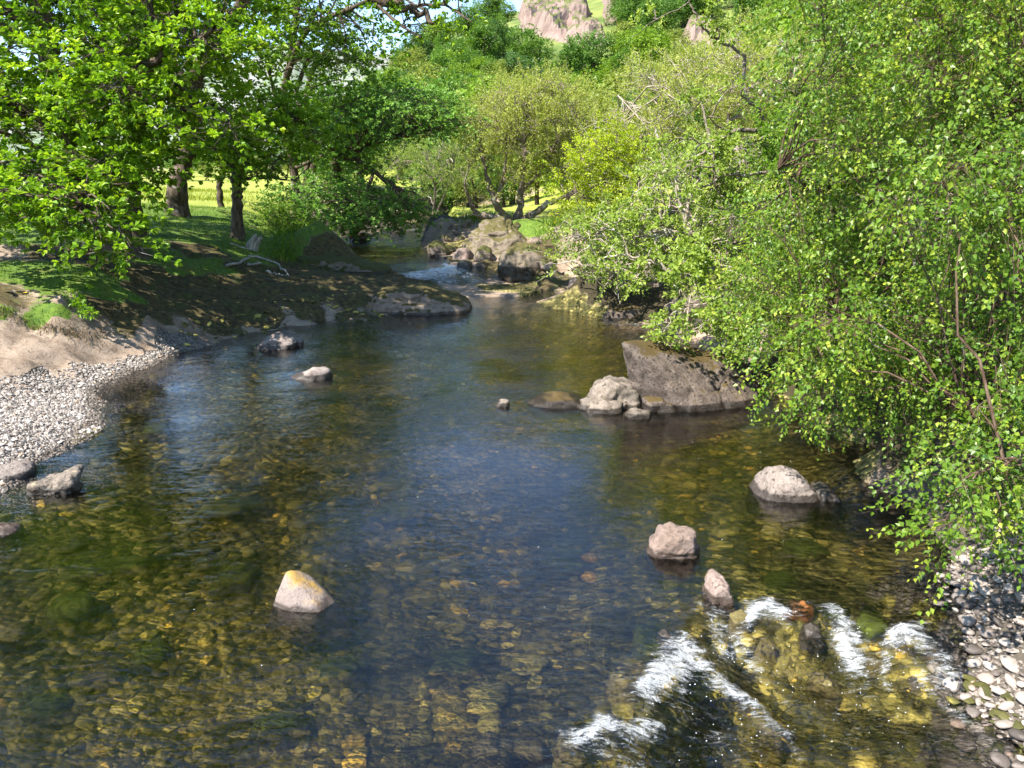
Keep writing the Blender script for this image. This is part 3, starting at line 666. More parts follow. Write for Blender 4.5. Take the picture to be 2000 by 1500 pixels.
rock_px('orange_stone', 'bright orange stone in the foam of the riffle', [(1522,1205),(1535,1185),(1565,1174),(1592,1182),(1590,1205),(1550,1218)], 0.22, MR_orange, seed=22, lev=-0.15, sink=0.2)
rock_px('wet_stone', 'glossy dark stone parting the thin falls near the pebble shore', [(1745,1245),(1755,1222),(1785,1218),(1805,1240),(1790,1252)], 0.2, MR_wet, lev=-0.16, sink=0.15, seed=26)
rock_px('wet_stone', 'glossy dark stone at the shore end of the riffle', [(1805,1262),(1818,1240),(1850,1240),(1862,1265),(1830,1278)], 0.2, MR_wet, lev=-0.18, sink=0.15, seed=27)
for i, (px, py, w_, lab, mt) in enumerate([(1215,1335,70,'wet brown ledge stone where the white water starts', MR_weed2),(1300,1245,46,'dark stone just above the main foam', MR_wet),(1445,1205,44,'wet stone right of the orange pink rock', MR_weed2),(1492,1268,56,'brown stone washed over between two foam streaks', MR_weed2),(1585,1235,50,'dark stone below the orange stone', MR_wet),
   (1610,1340,70,'brown stone under the fast water', MR_weed2),(1715,1300,60,'reddish brown stone in the thin falls', MR_weed2),(1390,1400,70,'dark stone in the trough below the main foam', MR_wet),(1110,1455,60,'wet ledge stone at the head of the lower foam', MR_weed2),(1790,1340,50,'dark stone beside the pebble shore rapids', MR_wet),(960,1470,90,'broad wet brown rock at the bottom edge', MR_weed2),(1500,1440,60,'sunken brown stone in the run below the riffle', MR_weed2)]):
    lv_ = float(water_level(*[np.array([v_]) for v_ in W(px, py, -0.12)[:2]])[0][0]); hw = w_ / 2
    rock_px('riffle_stone', lab, [(px - hw, py + 4), (px - hw * .6, py - hw * .5), (px + hw * .2, py - hw * .62), (px + hw * .9, py - hw * .2), (px + hw, py + 8), (px, py + hw * .25)], w_ / 260.0, mt, lev=lv_ - 0.035, sink=0.25, sub=4, rough=0.07, seed=140 + i, p=12)
# sunken boulders seen through the water
for i, (ol, th, lev, mt, lab) in enumerate([
  ([(80,1225),(95,1165),(150,1140),(190,1160),(200,1200),(150,1240)], 0.5, -0.08, MR_weed, 'rounded dark green sunken boulder near the lower left edge'),
  ([(-40,1262),(-20,1215),(40,1208),(80,1230),(70,1262)], 0.5, -0.08, MR_weed2, 'brown sunken boulder cut by the left edge'),
  ([(240,1310),(262,1262),(310,1238),(345,1262),(340,1308),(290,1318)], 0.5, -0.1, MR_weed, 'small dark sunken boulder left of the bright bed patch'),
  ([(395,1160),(420,1110),(480,1090),(525,1110),(500,1150),(430,1168)], 0.5, -0.1, MR_weed, 'long dark sunken slab upstream left of the pointed rock'),
  ([(80,1135),(160,1095),(260,1078),(355,1085),(300,1120),(180,1140)], 0.6, -0.12, MR_weed, 'broad flat sunken slab in the left shallows'),
  ([(530,1240),(545,1190),(600,1180),(655,1190),(680,1225),(610,1245)], 0.5, -0.06, MR_weed2, 'sunken brown foot below the pointed rock'),
  ([(1225,1095),(1245,1055),(1290,1040),(1330,1060),(1335,1100),(1280,1112)], 0.5, -0.07, MR_weed2, 'sunken shoulder of the pink ended rock'),
  ([(1500,1080),(1540,1045),(1600,1050),(1650,1085),(1590,1105),(1530,1100)], 0.5, -0.10, MR_weed, 'flat green sunken slab downstream of the rounded boulder'),
  ([(1470,1170),(1490,1120),(1530,1108),(1570,1130),(1575,1165),(1510,1180)], 0.4, -0.08, MR_weed, 'dark sunken stone upstream of the orange stone'),
  ([(1040,1110),(1060,1070),(1130,1060),(1170,1090),(1150,1130),(1080,1140)], 0.6, -0.22, MR_weed, 'large dark sunken boulder under the blue reflection'),
  ([(270,850),(275,830),(300,820),(330,830),(335,850),(300,856)], 0.5, -0.02, MR_weed, 'round sunken stone in the shallows off the gravel bar'),
  ([(600,1330),(620,1290),(690,1270),(730,1300),(700,1345)], 0.5, -0.16, MR_weed, 'dark weedy sunken rock right of the bright yellow bed stones'),
  ([(30,1400),(60,1350),(130,1340),(160,1385),(110,1420)], 0.5, -0.14, MR_weed, 'dark sunken stone in the lower left corner'),
  ([(480,1440),(500,1395),(570,1385),(620,1420),(560,1455)], 0.5, -0.16, MR_weed, 'weedy sunken stone near the middle of the bottom edge'),
  ([(1222,1270),(1245,1215),(1290,1205),(1325,1235),(1330,1275),(1290,1300),(1240,1298)], 0.35, -0.03, MR_moss3, 'green weed covered rock just upstream of the white foam'),
  ([(1185,1370),(1200,1310),(1245,1292),(1290,1300),(1265,1340),(1235,1375)], 0.3, -0.05, MR_weed2, 'wet brown ledge at the lip of the riffle below the weedy rock'),
  ([(890,1500),(930,1440),(1000,1420),(1070,1440),(1090,1490),(1000,1510)], 0.3, -0.06, MR_weed2, 'dark wet rock in the rapid at the bottom edge of the picture'),
  ([(1668,1215),(1690,1170),(1720,1185),(1745,1230),(1700,1245)], 0.3, -0.05, MR_moss3, 'dark weedy stone between the two foam streams nearest the shore'),
  ([(1600,1210),(1620,1170),(1655,1165),(1670,1200),(1640,1220)], 0.3, -0.07, MR_weed, 'dark sunken stone right of the orange stone'),
  ([(820,1320),(850,1270),(930,1250),(980,1290),(920,1335)], 0.3, -0.2, MR_weed, 'long dark weed patch of rock below the blue reflection'),
  ([(360,1010),(400,975),(480,965),(530,990),(470,1020)], 0.3, -0.18, MR_weed, 'flat dark sunken slab in the middle of the left shallows'),
  ([(700,1010),(740,980),(820,975),(850,1000),(790,1030)], 0.3, -0.3, MR_weed, 'dark sunken boulder left of the blue reflection'),
  ([(150,1330),(190,1290),(240,1300),(250,1340),(200,1360)], 0.3, -0.15, MR_weed2, 'brown sunken stone above the lower left corner'),
 ]):
    o_ = np.asarray(ol, float); c_ = o_.mean(0)
    zb = float(gz_at(*W(c_[0], c_[1], -0.3)[:2])); zt_ = min(lev, zb + 0.24)
    pts = [W(a, b_, zb + 0.04) for a, b_ in o_] + [W(c_[0] + (a - c_[0]) * 0.62, c_[1] + (b_ - c_[1]) * 0.62, zt_ - 0.03 * (k_ % 3)) for k_, (a, b_) in enumerate(o_)] + [W(a, b_, zb) - np.array((0, 0, 0.15)) for a, b_ in o_]
    rock_from_pts('sunken_boulder', pts, mt, lab, 'boulder', 4, 9, 0.05, 40 + i)
# right bank boulders by the cascade (pixel outlines, foot level)
for i, (nm, ol, th, lev, mt, lab, sub) in enumerate([
  ('boulder', [(893,485),(910,460),(945,432),(975,424),(1010,432),(1045,470),(1060,490),(1000,496),(930,494)], 2.4, 0.72, MR_brown, 'largest brown boulder under the twisted willow at the bend', 6),
  ('boulder', [(968,520),(972,490),(1000,474),(1040,470),(1075,488),(1070,520),(1030,532),(985,530)], 1.6, 0.45, MR_brown, 'second brown boulder in front of the largest one', 5),
  ('mossy_boulder', [(830,498),(836,475),(852,464),(872,472),(882,492),(870,502),(840,503)], 1.0, 0.45, MR_mossy, 'round mossy boulder at the water edge by the cascade', 5),
  ('wet_stone', [(822,470),(832,458),(852,455),(862,468),(845,474)], 0.7, 0.5, MR_mossy, 'dark rounded stone upstream of the round mossy boulder', 4),
  ('wet_stone', [(868,470),(872,454),(882,451),(890,466),(884,472)], 0.5, 0.52, MR_wet, 'small upright black stone beside the largest brown boulder', 4),
  ('pale_rock', [(847,450),(860,440),(880,434),(884,448),(866,453)], 0.8, 0.58, MR_pale, 'left of two pale rocks in the far river bend', 4),
  ('pale_rock', [(876,452),(880,437),(896,431),(912,438),(910,452)], 0.9, 0.58, MR_pale, 'right of two pale rocks in the far river bend', 4),
  ('mossy_boulder', [(924,500),(930,482),(945,476),(962,486),(966,506),(945,512)], 0.9, 0.5, MR_mossy, 'mossy boulder set among pink stones below the largest boulder', 5),
  ('pink_stone', [(880,500),(895,482),(920,486),(926,500),(900,508)], 0.8, 0.5, MR_pink, 'pink broken stone right of the round mossy boulder', 4),
  ('wet_stone', [(888,528),(892,510),(905,505),(922,510),(926,528),(905,532)], 0.7, 0.3, MR_wet, 'black wet stone at the right side of the cascade', 4),
  ('wet_stone', [(842,538),(850,525),(868,522),(884,530),(880,540)], 0.6, 0.1, MR_wet, 'black stone in the middle of the cascade', 4),
  ('wet_stone', [(922,530),(928,512),(945,508),(956,516),(954,532)], 0.6, 0.25, MR_brown, 'brown block between the wet cascade stone and the orange stone', 4),
  ('orange_stone', [(955,530),(957,514),(968,512),(970,528)], 0.4, 0.15, MR_orange, 'small rusty orange stone wedged between bank boulders', 4),
  ('mossy_boulder', [(990,530),(996,512),(1015,505),(1030,514),(1028,532)], 0.7, 0.25, MR_mossy, 'dark mossy stone before the second brown boulder', 4),
  ('boulder', [(1010,520),(1025,500),(1050,498),(1065,515),(1050,530)], 0.9, 0.4, MR_brown, 'squat brown stone right of the second brown boulder', 4),
  ('pink_stone', [(1022,545),(1030,528),(1055,524),(1072,532),(1068,548),(1040,552)], 0.7, 0.02, MR_pink, 'large pink block at the water edge below the bank boulders', 4),
  ('pink_stone', [(1070,548),(1075,534),(1092,530),(1108,538),(1104,552)], 0.6, 0.02, MR_pink, 'small pink block at the end of the row of broken stones', 4),
  ('pink_stone', [(1040,556),(1050,546),(1075,548),(1080,558)], 0.5, 0.0, MR_pink, 'thin pink stone lying in the water under the large pink block', 4),
  ('bank_rock', [(1098,560),(1105,538),(1140,530),(1190,538),(1225,560),(1215,578),(1150,576)], 1.3, 0.0, MR_pink, 'low pinkish bank rock under the leaning twigs', 5),
  ('bank_rock', [(1160,580),(1170,560),(1200,556),(1215,570),(1205,584)], 0.6, 0.0, MR_mossy, 'small brown stone at the corner of the low bank rock', 4),
  ('overhanging_boulder', [(1220,560),(1226,520),(1250,502),(1300,505),(1330,540),(1325,580),(1290,592),(1255,580)], 1.5, 0.2, MR_mossy, 'overhanging mossy boulder above the dark gap on the right bank', 5),
  ('mossy_boulder', [(1290,630),(1300,570),(1340,535),(1400,530),(1450,570),(1450,630),(1400,655),(1330,650)], 1.8, 0.05, MR_mossy, 'big mossy boulder behind the bare twigs on the right bank', 5),
  ('flat_slab', [(1170,622),(1176,604),(1230,596),(1292,597),(1310,615),(1290,630),(1200,630)], 0.8, 0.0, MR_slab, 'long low flat topped slab jutting from the right bank', 5),
  ('bank_rock', [(1300,650),(1320,628),(1370,622),(1400,640),(1380,658)], 0.8, 0.0, MR_pink, 'pinkish stone under the bare twigs behind the slab boulder', 4),
  ('bank_rock', [(1480,700),(1500,660),(1560,650),(1600,690),(1580,720),(1520,722)], 1.0, 0.0, MR_mossy, 'brown boulder in deep shade under the birch', 4),
  ('bank_rock', [(1700,850),(1720,800),(1790,790),(1840,830),(1820,870),(1750,878)], 0.9, 0.0, MR_brown, 'grey brown boulder half hidden behind the birch leaves', 4),
  ('stone', [(685,470),(692,456),(712,452),(722,462),(716,472)], 0.8, 0.5, MR_brown, 'dark stone at the foot of the leaning oak stem in the river', 4),
  ('stone', [(760,452),(768,440),(785,436),(792,446),(780,454)], 0.8, 0.6, MR_brown, 'grey stone under the low oak boughs on the far bank', 4),
  ('ledge_rock', [(700,612),(706,575),(735,556),(790,553),(850,562),(905,572),(928,582),(905,592),(850,602),(760,616)], 2.2, 0.0, MR_ledge, 'long moss capped rock point with a pale pink foot jutting into the river', 6),
  ('ledge_rock', [(560,500),(600,494),(660,496),(720,508),(770,522),(760,536),(700,536),(620,520)], 1.6, 0.5, MR_mossy, 'dark mossy ledge along the upper river behind the rock point', 5),
  ('ledge_rock', [(560,497),(575,485),(610,487),(625,495),(600,500)], 0.9, 0.5, MR_pale, 'pale flat rock where the grass bank meets the upper river', 4),
 ]):
    rock_px(nm, lab, ol, th, mt, lev=lev, sink=0.5, seed=70 + i, sub=sub, rough=0.06, p=16)
rs = np.random.default_rng(77)
bm_ = [pebble_mesh('bank_stone', 350 + i, f_, 3) for i, f_ in enumerate((0.7, 0.55, 0.8, 0.65))]
for i, m_ in enumerate(bm_): m_.materials.append((MR_pink, MR_brown, MR_mossy, MR_pale)[i])
for i in range(64):
    t = rs.uniform(); q_ = catmull([(885,508,0), (930,520,0), (985,535,0), (1040,545,0), (1110,560,0), (1180,578,0), (1260,600,0)], 200)[int(t * 199)]
    p_ = W(q_[0] + rs.normal() * 18, q_[1] - abs(rs.normal()) * 16, 0.15); s_ = rs.uniform(0.22, 0.6)
    o = link('bank_stone', bm_[i % 4]); o.location = (p_[0], p_[1], float(gz_at(p_[0], p_[1])) + s_ * 0.15); o.rotation_euler = (rs.normal() * .3, rs.normal() * .3, rs.uniform(0, 6.3)); o.scale = (s_, s_, s_)
    tag(o, ('pink', 'brown', 'mossy', 'pale')[i % 4] + ' stone in the rubble along the right bank below the willow', 'stone', 'rubble stones on the right bank')
# outcrops on the hill: rock faces that break through the slope
def outcrop(label, poly, y0, y1, x0, x1, seed, lift=3.0):
    xs = np.arange(x0, x1, 0.55); ys = np.arange(y0, y1, 0.7); X_, Y_ = np.meshgrid(xs, ys); x_ = X_.ravel(); y_ = Y_.ravel()
    z_ = gz_at(x_, y_)
    def pix(z): dd = y_ * cp - (z - CAMZ) * sp; return 1000 + F * x_ / dd, 750 - F * (y_ * sp + (z - CAMZ) * cp) / dd
    px, py = pix(z_); px = px + fbm2(x_, y_, 0.16, 3, seed) * 9; py = py + fbm2(x_, y_, 0.16, 3, seed + 3) * 7
    P = np.asarray(poly, float); best = np.full(px.shape, 1e9)
    for a, b in zip(P, np.roll(P, -1, axis=0)):
        d = b - a; t = np.clip(((px - a[0]) * d[0] + (py - a[1]) * d[1]) / (d @ d), 0, 1); best = np.minimum(best, np.hypot(px - a[0] - t * d[0], py - a[1] - t * d[1]))
    sd = np.where(in_poly(px, py, P), best, -best)
    q_ = np.stack((x_ * 0.16 + y_ * 0.05, y_ * 0.10 - x_ * 0.08, z_ * 0), -1)
    f_ = fbm(q_, 4, seed + 7, 0.55); step = np.floor((f_ * 0.5 + y_ * 0.045 + x_ * 0.02) * 3.2) / 3.2
    crack = np.clip(1 - np.abs(vnoise(q_ * 2.6, seed + 9)) * 7, 0, 1) + np.clip(1 - np.abs(vnoise(q_ * np.array((5.5, 2.0, 1)), seed + 12)) * 6, 0, 1)
    bulge = sstep(-1, 10, sd) * (lift * 0.55 + 1.6 * f_ + 2.6 * (step - step.min()) / (np.ptp(step) + 1e-6) - 0.55 * crack)
    v = np.stack((x_, y_ - bulge * 0.55, z_ + bulge * 0.9 - 0.6 * (sd < -2)), -1)
    ii = np.arange(len(x_)).reshape(X_.shape); q4 = np.stack((ii[:-1, :-1], ii[:-1, 1:], ii[1:, 1:], ii[1:, :-1]), -1).reshape(-1, 4)
    keep_ = (sd[q4] > -4).any(1); q4 = q4[keep_]; u, inv = np.unique(q4, return_inverse=True)
    base = v[u].mean(0); base[2] = v[u][:, 2].min()
    tag(link('rock_outcrop', mesh_np('rock_outcrop', v[u] - base, quads=inv.reshape(-1, 4), smooth=False), MR_outcrop, loc=base), label, 'rock outcrop')
def in_poly(px, py, poly):
    c = np.zeros(px.shape, bool); P = np.asarray(poly, float); j = len(P) - 1
    for i in range(len(P)):
        k = ((P[i, 1] > py) != (P[j, 1] > py)) & (px < (P[j, 0] - P[i, 0]) * (py - P[i, 1]) / (P[j, 1] - P[i, 1] + 1e-12) + P[i, 0])
        c ^= k; j = i
    return c
outcrop('wide bare pink crag near the top of the hillside', [(1000,-20),(1060,-30),(1110,15),(1150,30),(1185,80),(1150,100),(1110,85),(1060,70),(1020,60)], 130, 250, -4, 36, 201)
outcrop('narrow pink rock strip right of the wide crag', [(1180,45),(1180,-30),(1220,-40),(1235,10),(1210,45)], 140, 250, 14, 46, 202)
outcrop('small pink outcrop showing above the willow branches', [(1335,82),(1345,48),(1375,42),(1408,70),(1400,92),(1360,95)], 110, 220, 20, 62, 203, 2.0)

# ------------------------------------------------------------------ pebbles, cobbles and gravel
M_peb = mat_stone_rnd('shore_pebble', [(0, (0.09, 0.075, 0.065)), (0.3, (0.20, 0.165, 0.145)), (0.6, (0.32, 0.27, 0.235)), (0.85, (0.42, 0.37, 0.33)), (1, (0.34, 0.24, 0.19))], 0.6, 0.3, True)
M_cob = mat_stone_rnd('bed_cobble', [(0, (0.022, 0.022, 0.008)), (0.35, (0.06, 0.052, 0.016)), (0.6, (0.11, 0.10, 0.03)), (0.85, (0.19, 0.16, 0.06)), (0.97, (0.28, 0.24, 0.09)), (1, (0.42, 0.24, 0.06))], 0.7, 0.5, True, True)
M_cob2 = mat_stone_rnd('bed_stones', [(0, (0.03, 0.028, 0.010)), (0.4, (0.085, 0.075, 0.024)), (0.7, (0.19, 0.165, 0.05)), (0.93, (0.31, 0.26, 0.085)), (1, (0.48, 0.32, 0.06))], 0.7, 0.5, False, True)
M_grv = mat_stone_rnd('gravel_stones', [(0, (0.10, 0.083, 0.07)), (0.3, (0.26, 0.22, 0.19)), (0.7, (0.38, 0.335, 0.295)), (0.93, (0.50, 0.455, 0.41)), (1, (0.36, 0.23, 0.14))], 0.75, 0.2, wetz=0.045)
pm = [pebble_mesh('pebble', 300 + i, f_) for i, f_ in enumerate((0.35, 0.42, 0.5, 0.3, 0.6, 0.38, 0.45))]
for m_ in pm: m_.materials.append(M_peb)
cm_ = [pebble_mesh('bed_cobble', 330 + i, f_) for i, f_ in enumerate((0.4, 0.5, 0.35, 0.55, 0.45))]
for m_ in cm_: m_.materials.append(M_cob)
def world_poly(pix, lev=0.0): return [W(a, b_, lev)[:2] for a, b_ in pix]
def scatter(poly, n, rng):
    P = np.asarray(poly); lo = P.min(0); hi = P.max(0); out = np.zeros((0, 2))
    while len(out) < n:
        q_ = rng.uniform(lo, hi, (n * 3, 2)); out = np.vstack((out, q_[in_poly(q_[:, 0], q_[:, 1], P)]))
    return out[:n]
def spread(poly, n, rng, sizes):
    """dart throwing: stones of the given sizes that hardly overlap"""
    cand = scatter(poly, n * 14, rng); got = np.zeros((0, 2)); gs = np.zeros(0); k = 0
    for s in sorted(sizes, reverse=True):
        for _ in range(30):
            if k >= len(cand): return got, gs
            c = cand[k]; k += 1
            if len(got) == 0 or (np.hypot(*(got - c).T) > (gs + s) * 0.40).all():
                got = np.vstack((got, c)); gs = np.append(gs, s); break
    return got, gs
rg = np.random.default_rng(11)
shore = world_poly([(1800,1135),(1900,1100),(2030,1080),(2060,1500),(1960,1440),(1890,1380),(1845,1310),(1820,1250),(1850,1205)], 0.0)
pp, ps = spread(shore, 300, rg, np.concatenate((rg.uniform(0.055, 0.10, 190), rg.uniform(0.09, 0.16, 80), rg.uniform(0.15, 0.24, 22))))
for i, (q_, s) in enumerate(zip(pp, ps)):
    o = link('pebble', pm[i % len(pm)])
    o.location = (q_[0], q_[1], float(gz_at(q_[0], q_[1])) + s * 0.12 + 0.01)
    o.rotation_euler = (rg.normal() * 0.25, rg.normal() * 0.25, rg.uniform(0, 6.3)); o.scale = (s, s, s)
    tag(o, ('small' if s < 0.085 else 'middling' if s < 0.14 else 'large') + ' rounded grey pink pebble on the stony shore at lower right', 'pebble', 'pebbles on the right hand shore')
bedp = world_poly([(-60,1060),(250,900),(600,860),(1000,880),(1400,830),(1640,950),(1800,1130),(1700,1185),(1400,1170),(1200,1350),(1050,1520),(-60,1520)], -0.35)
pp, ps = spread(bedp, 300, rg, np.concatenate((rg.uniform(0.14, 0.22, 200), rg.uniform(0.2, 0.32, 80), rg.uniform(0.3, 0.45, 20))))
for i, (q_, s) in enumerate(zip(pp, ps)):
    o = link('bed_cobble', cm_[i % len(cm_)])
    o.location = (q_[0], q_[1], float(gz_at(q_[0], q_[1])) + s * 0.06)
    o.rotation_euler = (rg.normal() * 0.2, rg.normal() * 0.2, rg.uniform(0, 6.3)); o.scale = (s, s, s * rg.uniform(0.6, 1.0))
    tag(o, 'olive brown cobble lying on the river bed under clear water', 'cobble', 'cobbles on the river bed')
def stones_mesh(name, XY, size, flat, rng, sub=1, lift=0.15, jit=0.25):
    d, f = ico(sub) if sub else (np.array([(1, 0, 0), (-1, 0, 0), (0, 1, 0), (0, -1, 0), (0, 0, 1), (0, 0, -1)], float), np.array([(0, 2, 4), (2, 1, 4), (1, 3, 4), (3, 0, 4), (2, 0, 5), (1, 2, 5), (3, 1, 5), (0, 3, 5)]))
    n = len(XY); nv = len(d)
    sc = size[:, None] * np.stack((np.ones(n), rng.uniform(0.55, 0.9, n), flat * rng.uniform(0.7, 1.3, n)), -1) * 0.5
    v = d[None] * (1 + rng.uniform(-jit, jit, (n, nv, 1))) * sc[:, None, :]
    a = rng.uniform(0, 6.3, n); ca, sa = np.cos(a)[:, None], np.sin(a)[:, None]
    ti = rng.normal(size=(n, 1)) * 0.25
    z = v[..., 2] + v[..., 0] * ti
    v = np.stack((v[..., 0] * ca - v[..., 1] * sa, v[..., 0] * sa + v[..., 1] * ca, z), -1)
    v[..., 0] += XY[:, None, 0]; v[..., 1] += XY[:, None, 1]; v[..., 2] += (gz_at(XY[:, 0], XY[:, 1]) + size * flat * lift)[:, None]
    F_ = (f[None] + (np.arange(n) * nv)[:, None, None]).reshape(-1, 3)
    return mesh_np(name, v.reshape(-1, 3), tris=F_, smooth=sub > 1, attrs={'rnd': np.repeat(rng.uniform(0, 1, n), nv)})
bar = [W(a, b_, l)[:2] for a, b_, l in [(-250,1005,0),(-40,985,0),(30,950,0),(75,912,0),(170,866,0),(232,815,0),(240,778,0),(300,748,0),(380,715,0),(400,688,0),(350,684,.0),(300,692,.08),(200,710,.15),(90,732,.25),(-20,752,.33),(-260,800,.45)]]
XY = scatter(bar, 18000, rg)
tag(link('gravel', stones_mesh('gravel', XY, rg.uniform(0.02, 0.052, len(XY)) * rg.choice([0.8, 1, 1, 1, 1.4, 2.2], len(XY)), 0.6, rg, 0), M_grv), 'pale sunlit gravel bar at the left edge of the pool', kind='stuff')
XY = np.vstack((scatter(bedp, 2800, rg), scatter(world_poly([(200,860),(352,692),(560,640),(900,600),(1200,640),(1400,830),(1000,880),(600,860),(250,900)], -0.3), 2500, rg), scatter(world_poly([(1240,1360),(1400,1210),(1800,1250),(1960,1430),(2000,1520),(1150,1560)], -0.5), 1200, rg)))
tag(link('bed_stones', stones_mesh('bed_stones', XY, 0.035 + 0.20 * rg.uniform(0, 1, len(XY)) ** 2.6, 0.36, rg, 1, 0.05), M_cob2), 'small olive and ochre stones carpeting the river bed', kind='stuff')
XY = np.vstack((scatter(shore, 2600, rg), scatter(world_poly([(1690,1140),(1800,1090),(1900,1110),(1850,1205),(1700,1190)], -0.1), 700, rg)))
tag(link('shore_gravel', stones_mesh('shore_gravel', XY, rg.uniform(0.025, 0.07, len(XY)), 0.5, rg, 0), mat_stone_rnd('shore_gravel', [(0, (0.07, 0.06, 0.05)), (0.5, (0.20, 0.165, 0.14)), (1, (0.36, 0.31, 0.27))], 0.6, 0.3)), 'fine stones between the pebbles of the right hand shore', kind='stuff')
# flecks and beads of foam drifting in the riffle and over the pool
fp = [scatter(world_poly([(1230,1400),(1340,1260),(1540,1230),(1800,1260),(1880,1400),(1700,1480),(1300,1490)], -0.2), 200, rg), scatter(world_poly([(1300,850),(1600,900),(1750,1100),(1400,1100),(1200,1000)], 0), 70, rg), scatter(world_poly([(200,900),(1000,850),(1300,1200),(1000,1480),(300,1400)], 0), 70, rg), scatter(world_poly([(940,560),(1100,575),(1180,640),(1000,620)], 0), 120, rg)]
XY = np.vstack(fp); lv = water_level(XY[:, 0], XY[:, 1])[0]
ffl = foam_field(XY[:, 0], XY[:, 1]); keepm = (ffl > 0.25) | (rg.uniform(size=len(XY)) < 0.25); XY = XY[keepm]; lv = lv[keepm]
d, f = ico(1); n = len(XY); s = rg.uniform(0.002, 0.005, n)
v = d[None] * (s[:, None, None] * np.array((1.3, 1.0, 0.6))) + np.stack((XY[:, 0], XY[:, 1], lv + 0.012 + rg.uniform(0, 0.012, n)), -1)[:, None, :]
M_foam, _nt = new_mat('foam_beads'); _b = NB(_nt); _b.out(_b.n('ShaderNodeBsdfPrincipled', {'Base Color': (0.85, 0.87, 0.88, 1), 'Roughness': 0.3}).outputs[0])
tag(link('foam_beads', mesh_np('foam_beads', v.reshape(-1, 3), tris=(f[None] + (np.arange(n) * len(d))[:, None, None]).reshape(-1, 3)), M_foam), 'white foam beads scattered on the moving water', kind='stuff')

# ------------------------------------------------------------------ trees
def leaf_mesh(name, P, Dv, Nv, L, Wd, rnd, wide=0.45, fold=0.12, droop=0.1):
    """kite shaped leaves folded along the midrib; P base, Dv direction, Nv upper side"""
    n = len(P); S = norm(np.cross(Dv, Nv)); Nv = np.cross(S, Dv)
    L = L[:, None]; Wd = Wd[:, None]
    base = P; mid = P + Dv * L * wide
    l = mid + S * Wd * 0.5 + Nv * L * fold; r = mid - S * Wd * 0.5 + Nv * L * fold
    tip = P + Dv * L - Nv * L * droop
    V = np.stack((base, r, tip, l), 1).reshape(-1, 3)
    i = np.arange(n)[:, None] * 4
    T = np.concatenate((i + np.array([[0, 1, 2]]), i + np.array([[0, 2, 3]])), 1).reshape(-1, 3)
    return V, T, np.repeat(rnd, 4)
def blobs_poly(poly, n, d0, d1, r, rng):
    P = np.asarray(poly, float); q_ = scatter(P, n, rng)
    dep = rng.uniform(d0, d1, n)
    c = np.array([D(a, b_, y_) for (a, b_), y_ in zip(q_, dep)])
    return np.hstack((c, (r * rng.uniform(0.7, 1.3, n))[:, None]))
def blobs_ell(c, rad, n, r, rng):
    v = norm(rng.normal(size=(n, 3))) * rng.uniform(0.55, 1.0, (n, 1)) ** 0.6
    return np.hstack((np.asarray(c) + v * np.asarray(rad), (r * rng.uniform(0.7, 1.3, n))[:, None]))
LEAF = {
 'oak':    dict(sprays=15, twig=0.55, nl=21, L=(0.13, 0.22), asp=0.52, wide=0.62, up=1.1, out=0.55, grav=-0.10, tdir=(0.9, 0.25), ros=3),
 'birch':  dict(sprays=18, twig=0.40, nl=19, L=(0.040, 0.072), asp=0.78, wide=0.36, up=0.75, out=0.9, grav=-0.45, tdir=(0.8, -0.45), ros=0),
 'willow': dict(sprays=15, twig=0.62, nl=22, L=(0.085, 0.15), asp=0.42, wide=0.5, up=0.8, out=0.9, grav=0.12, tdir=(0.7, 0.55), ros=0),
 'shrub':  dict(sprays=16, twig=0.42, nl=20, L=(0.07, 0.13), asp=0.58, wide=0.5, up=0.9, out=0.9, grav=0.0, tdir=(0.8, 0.4), ros=0),
}
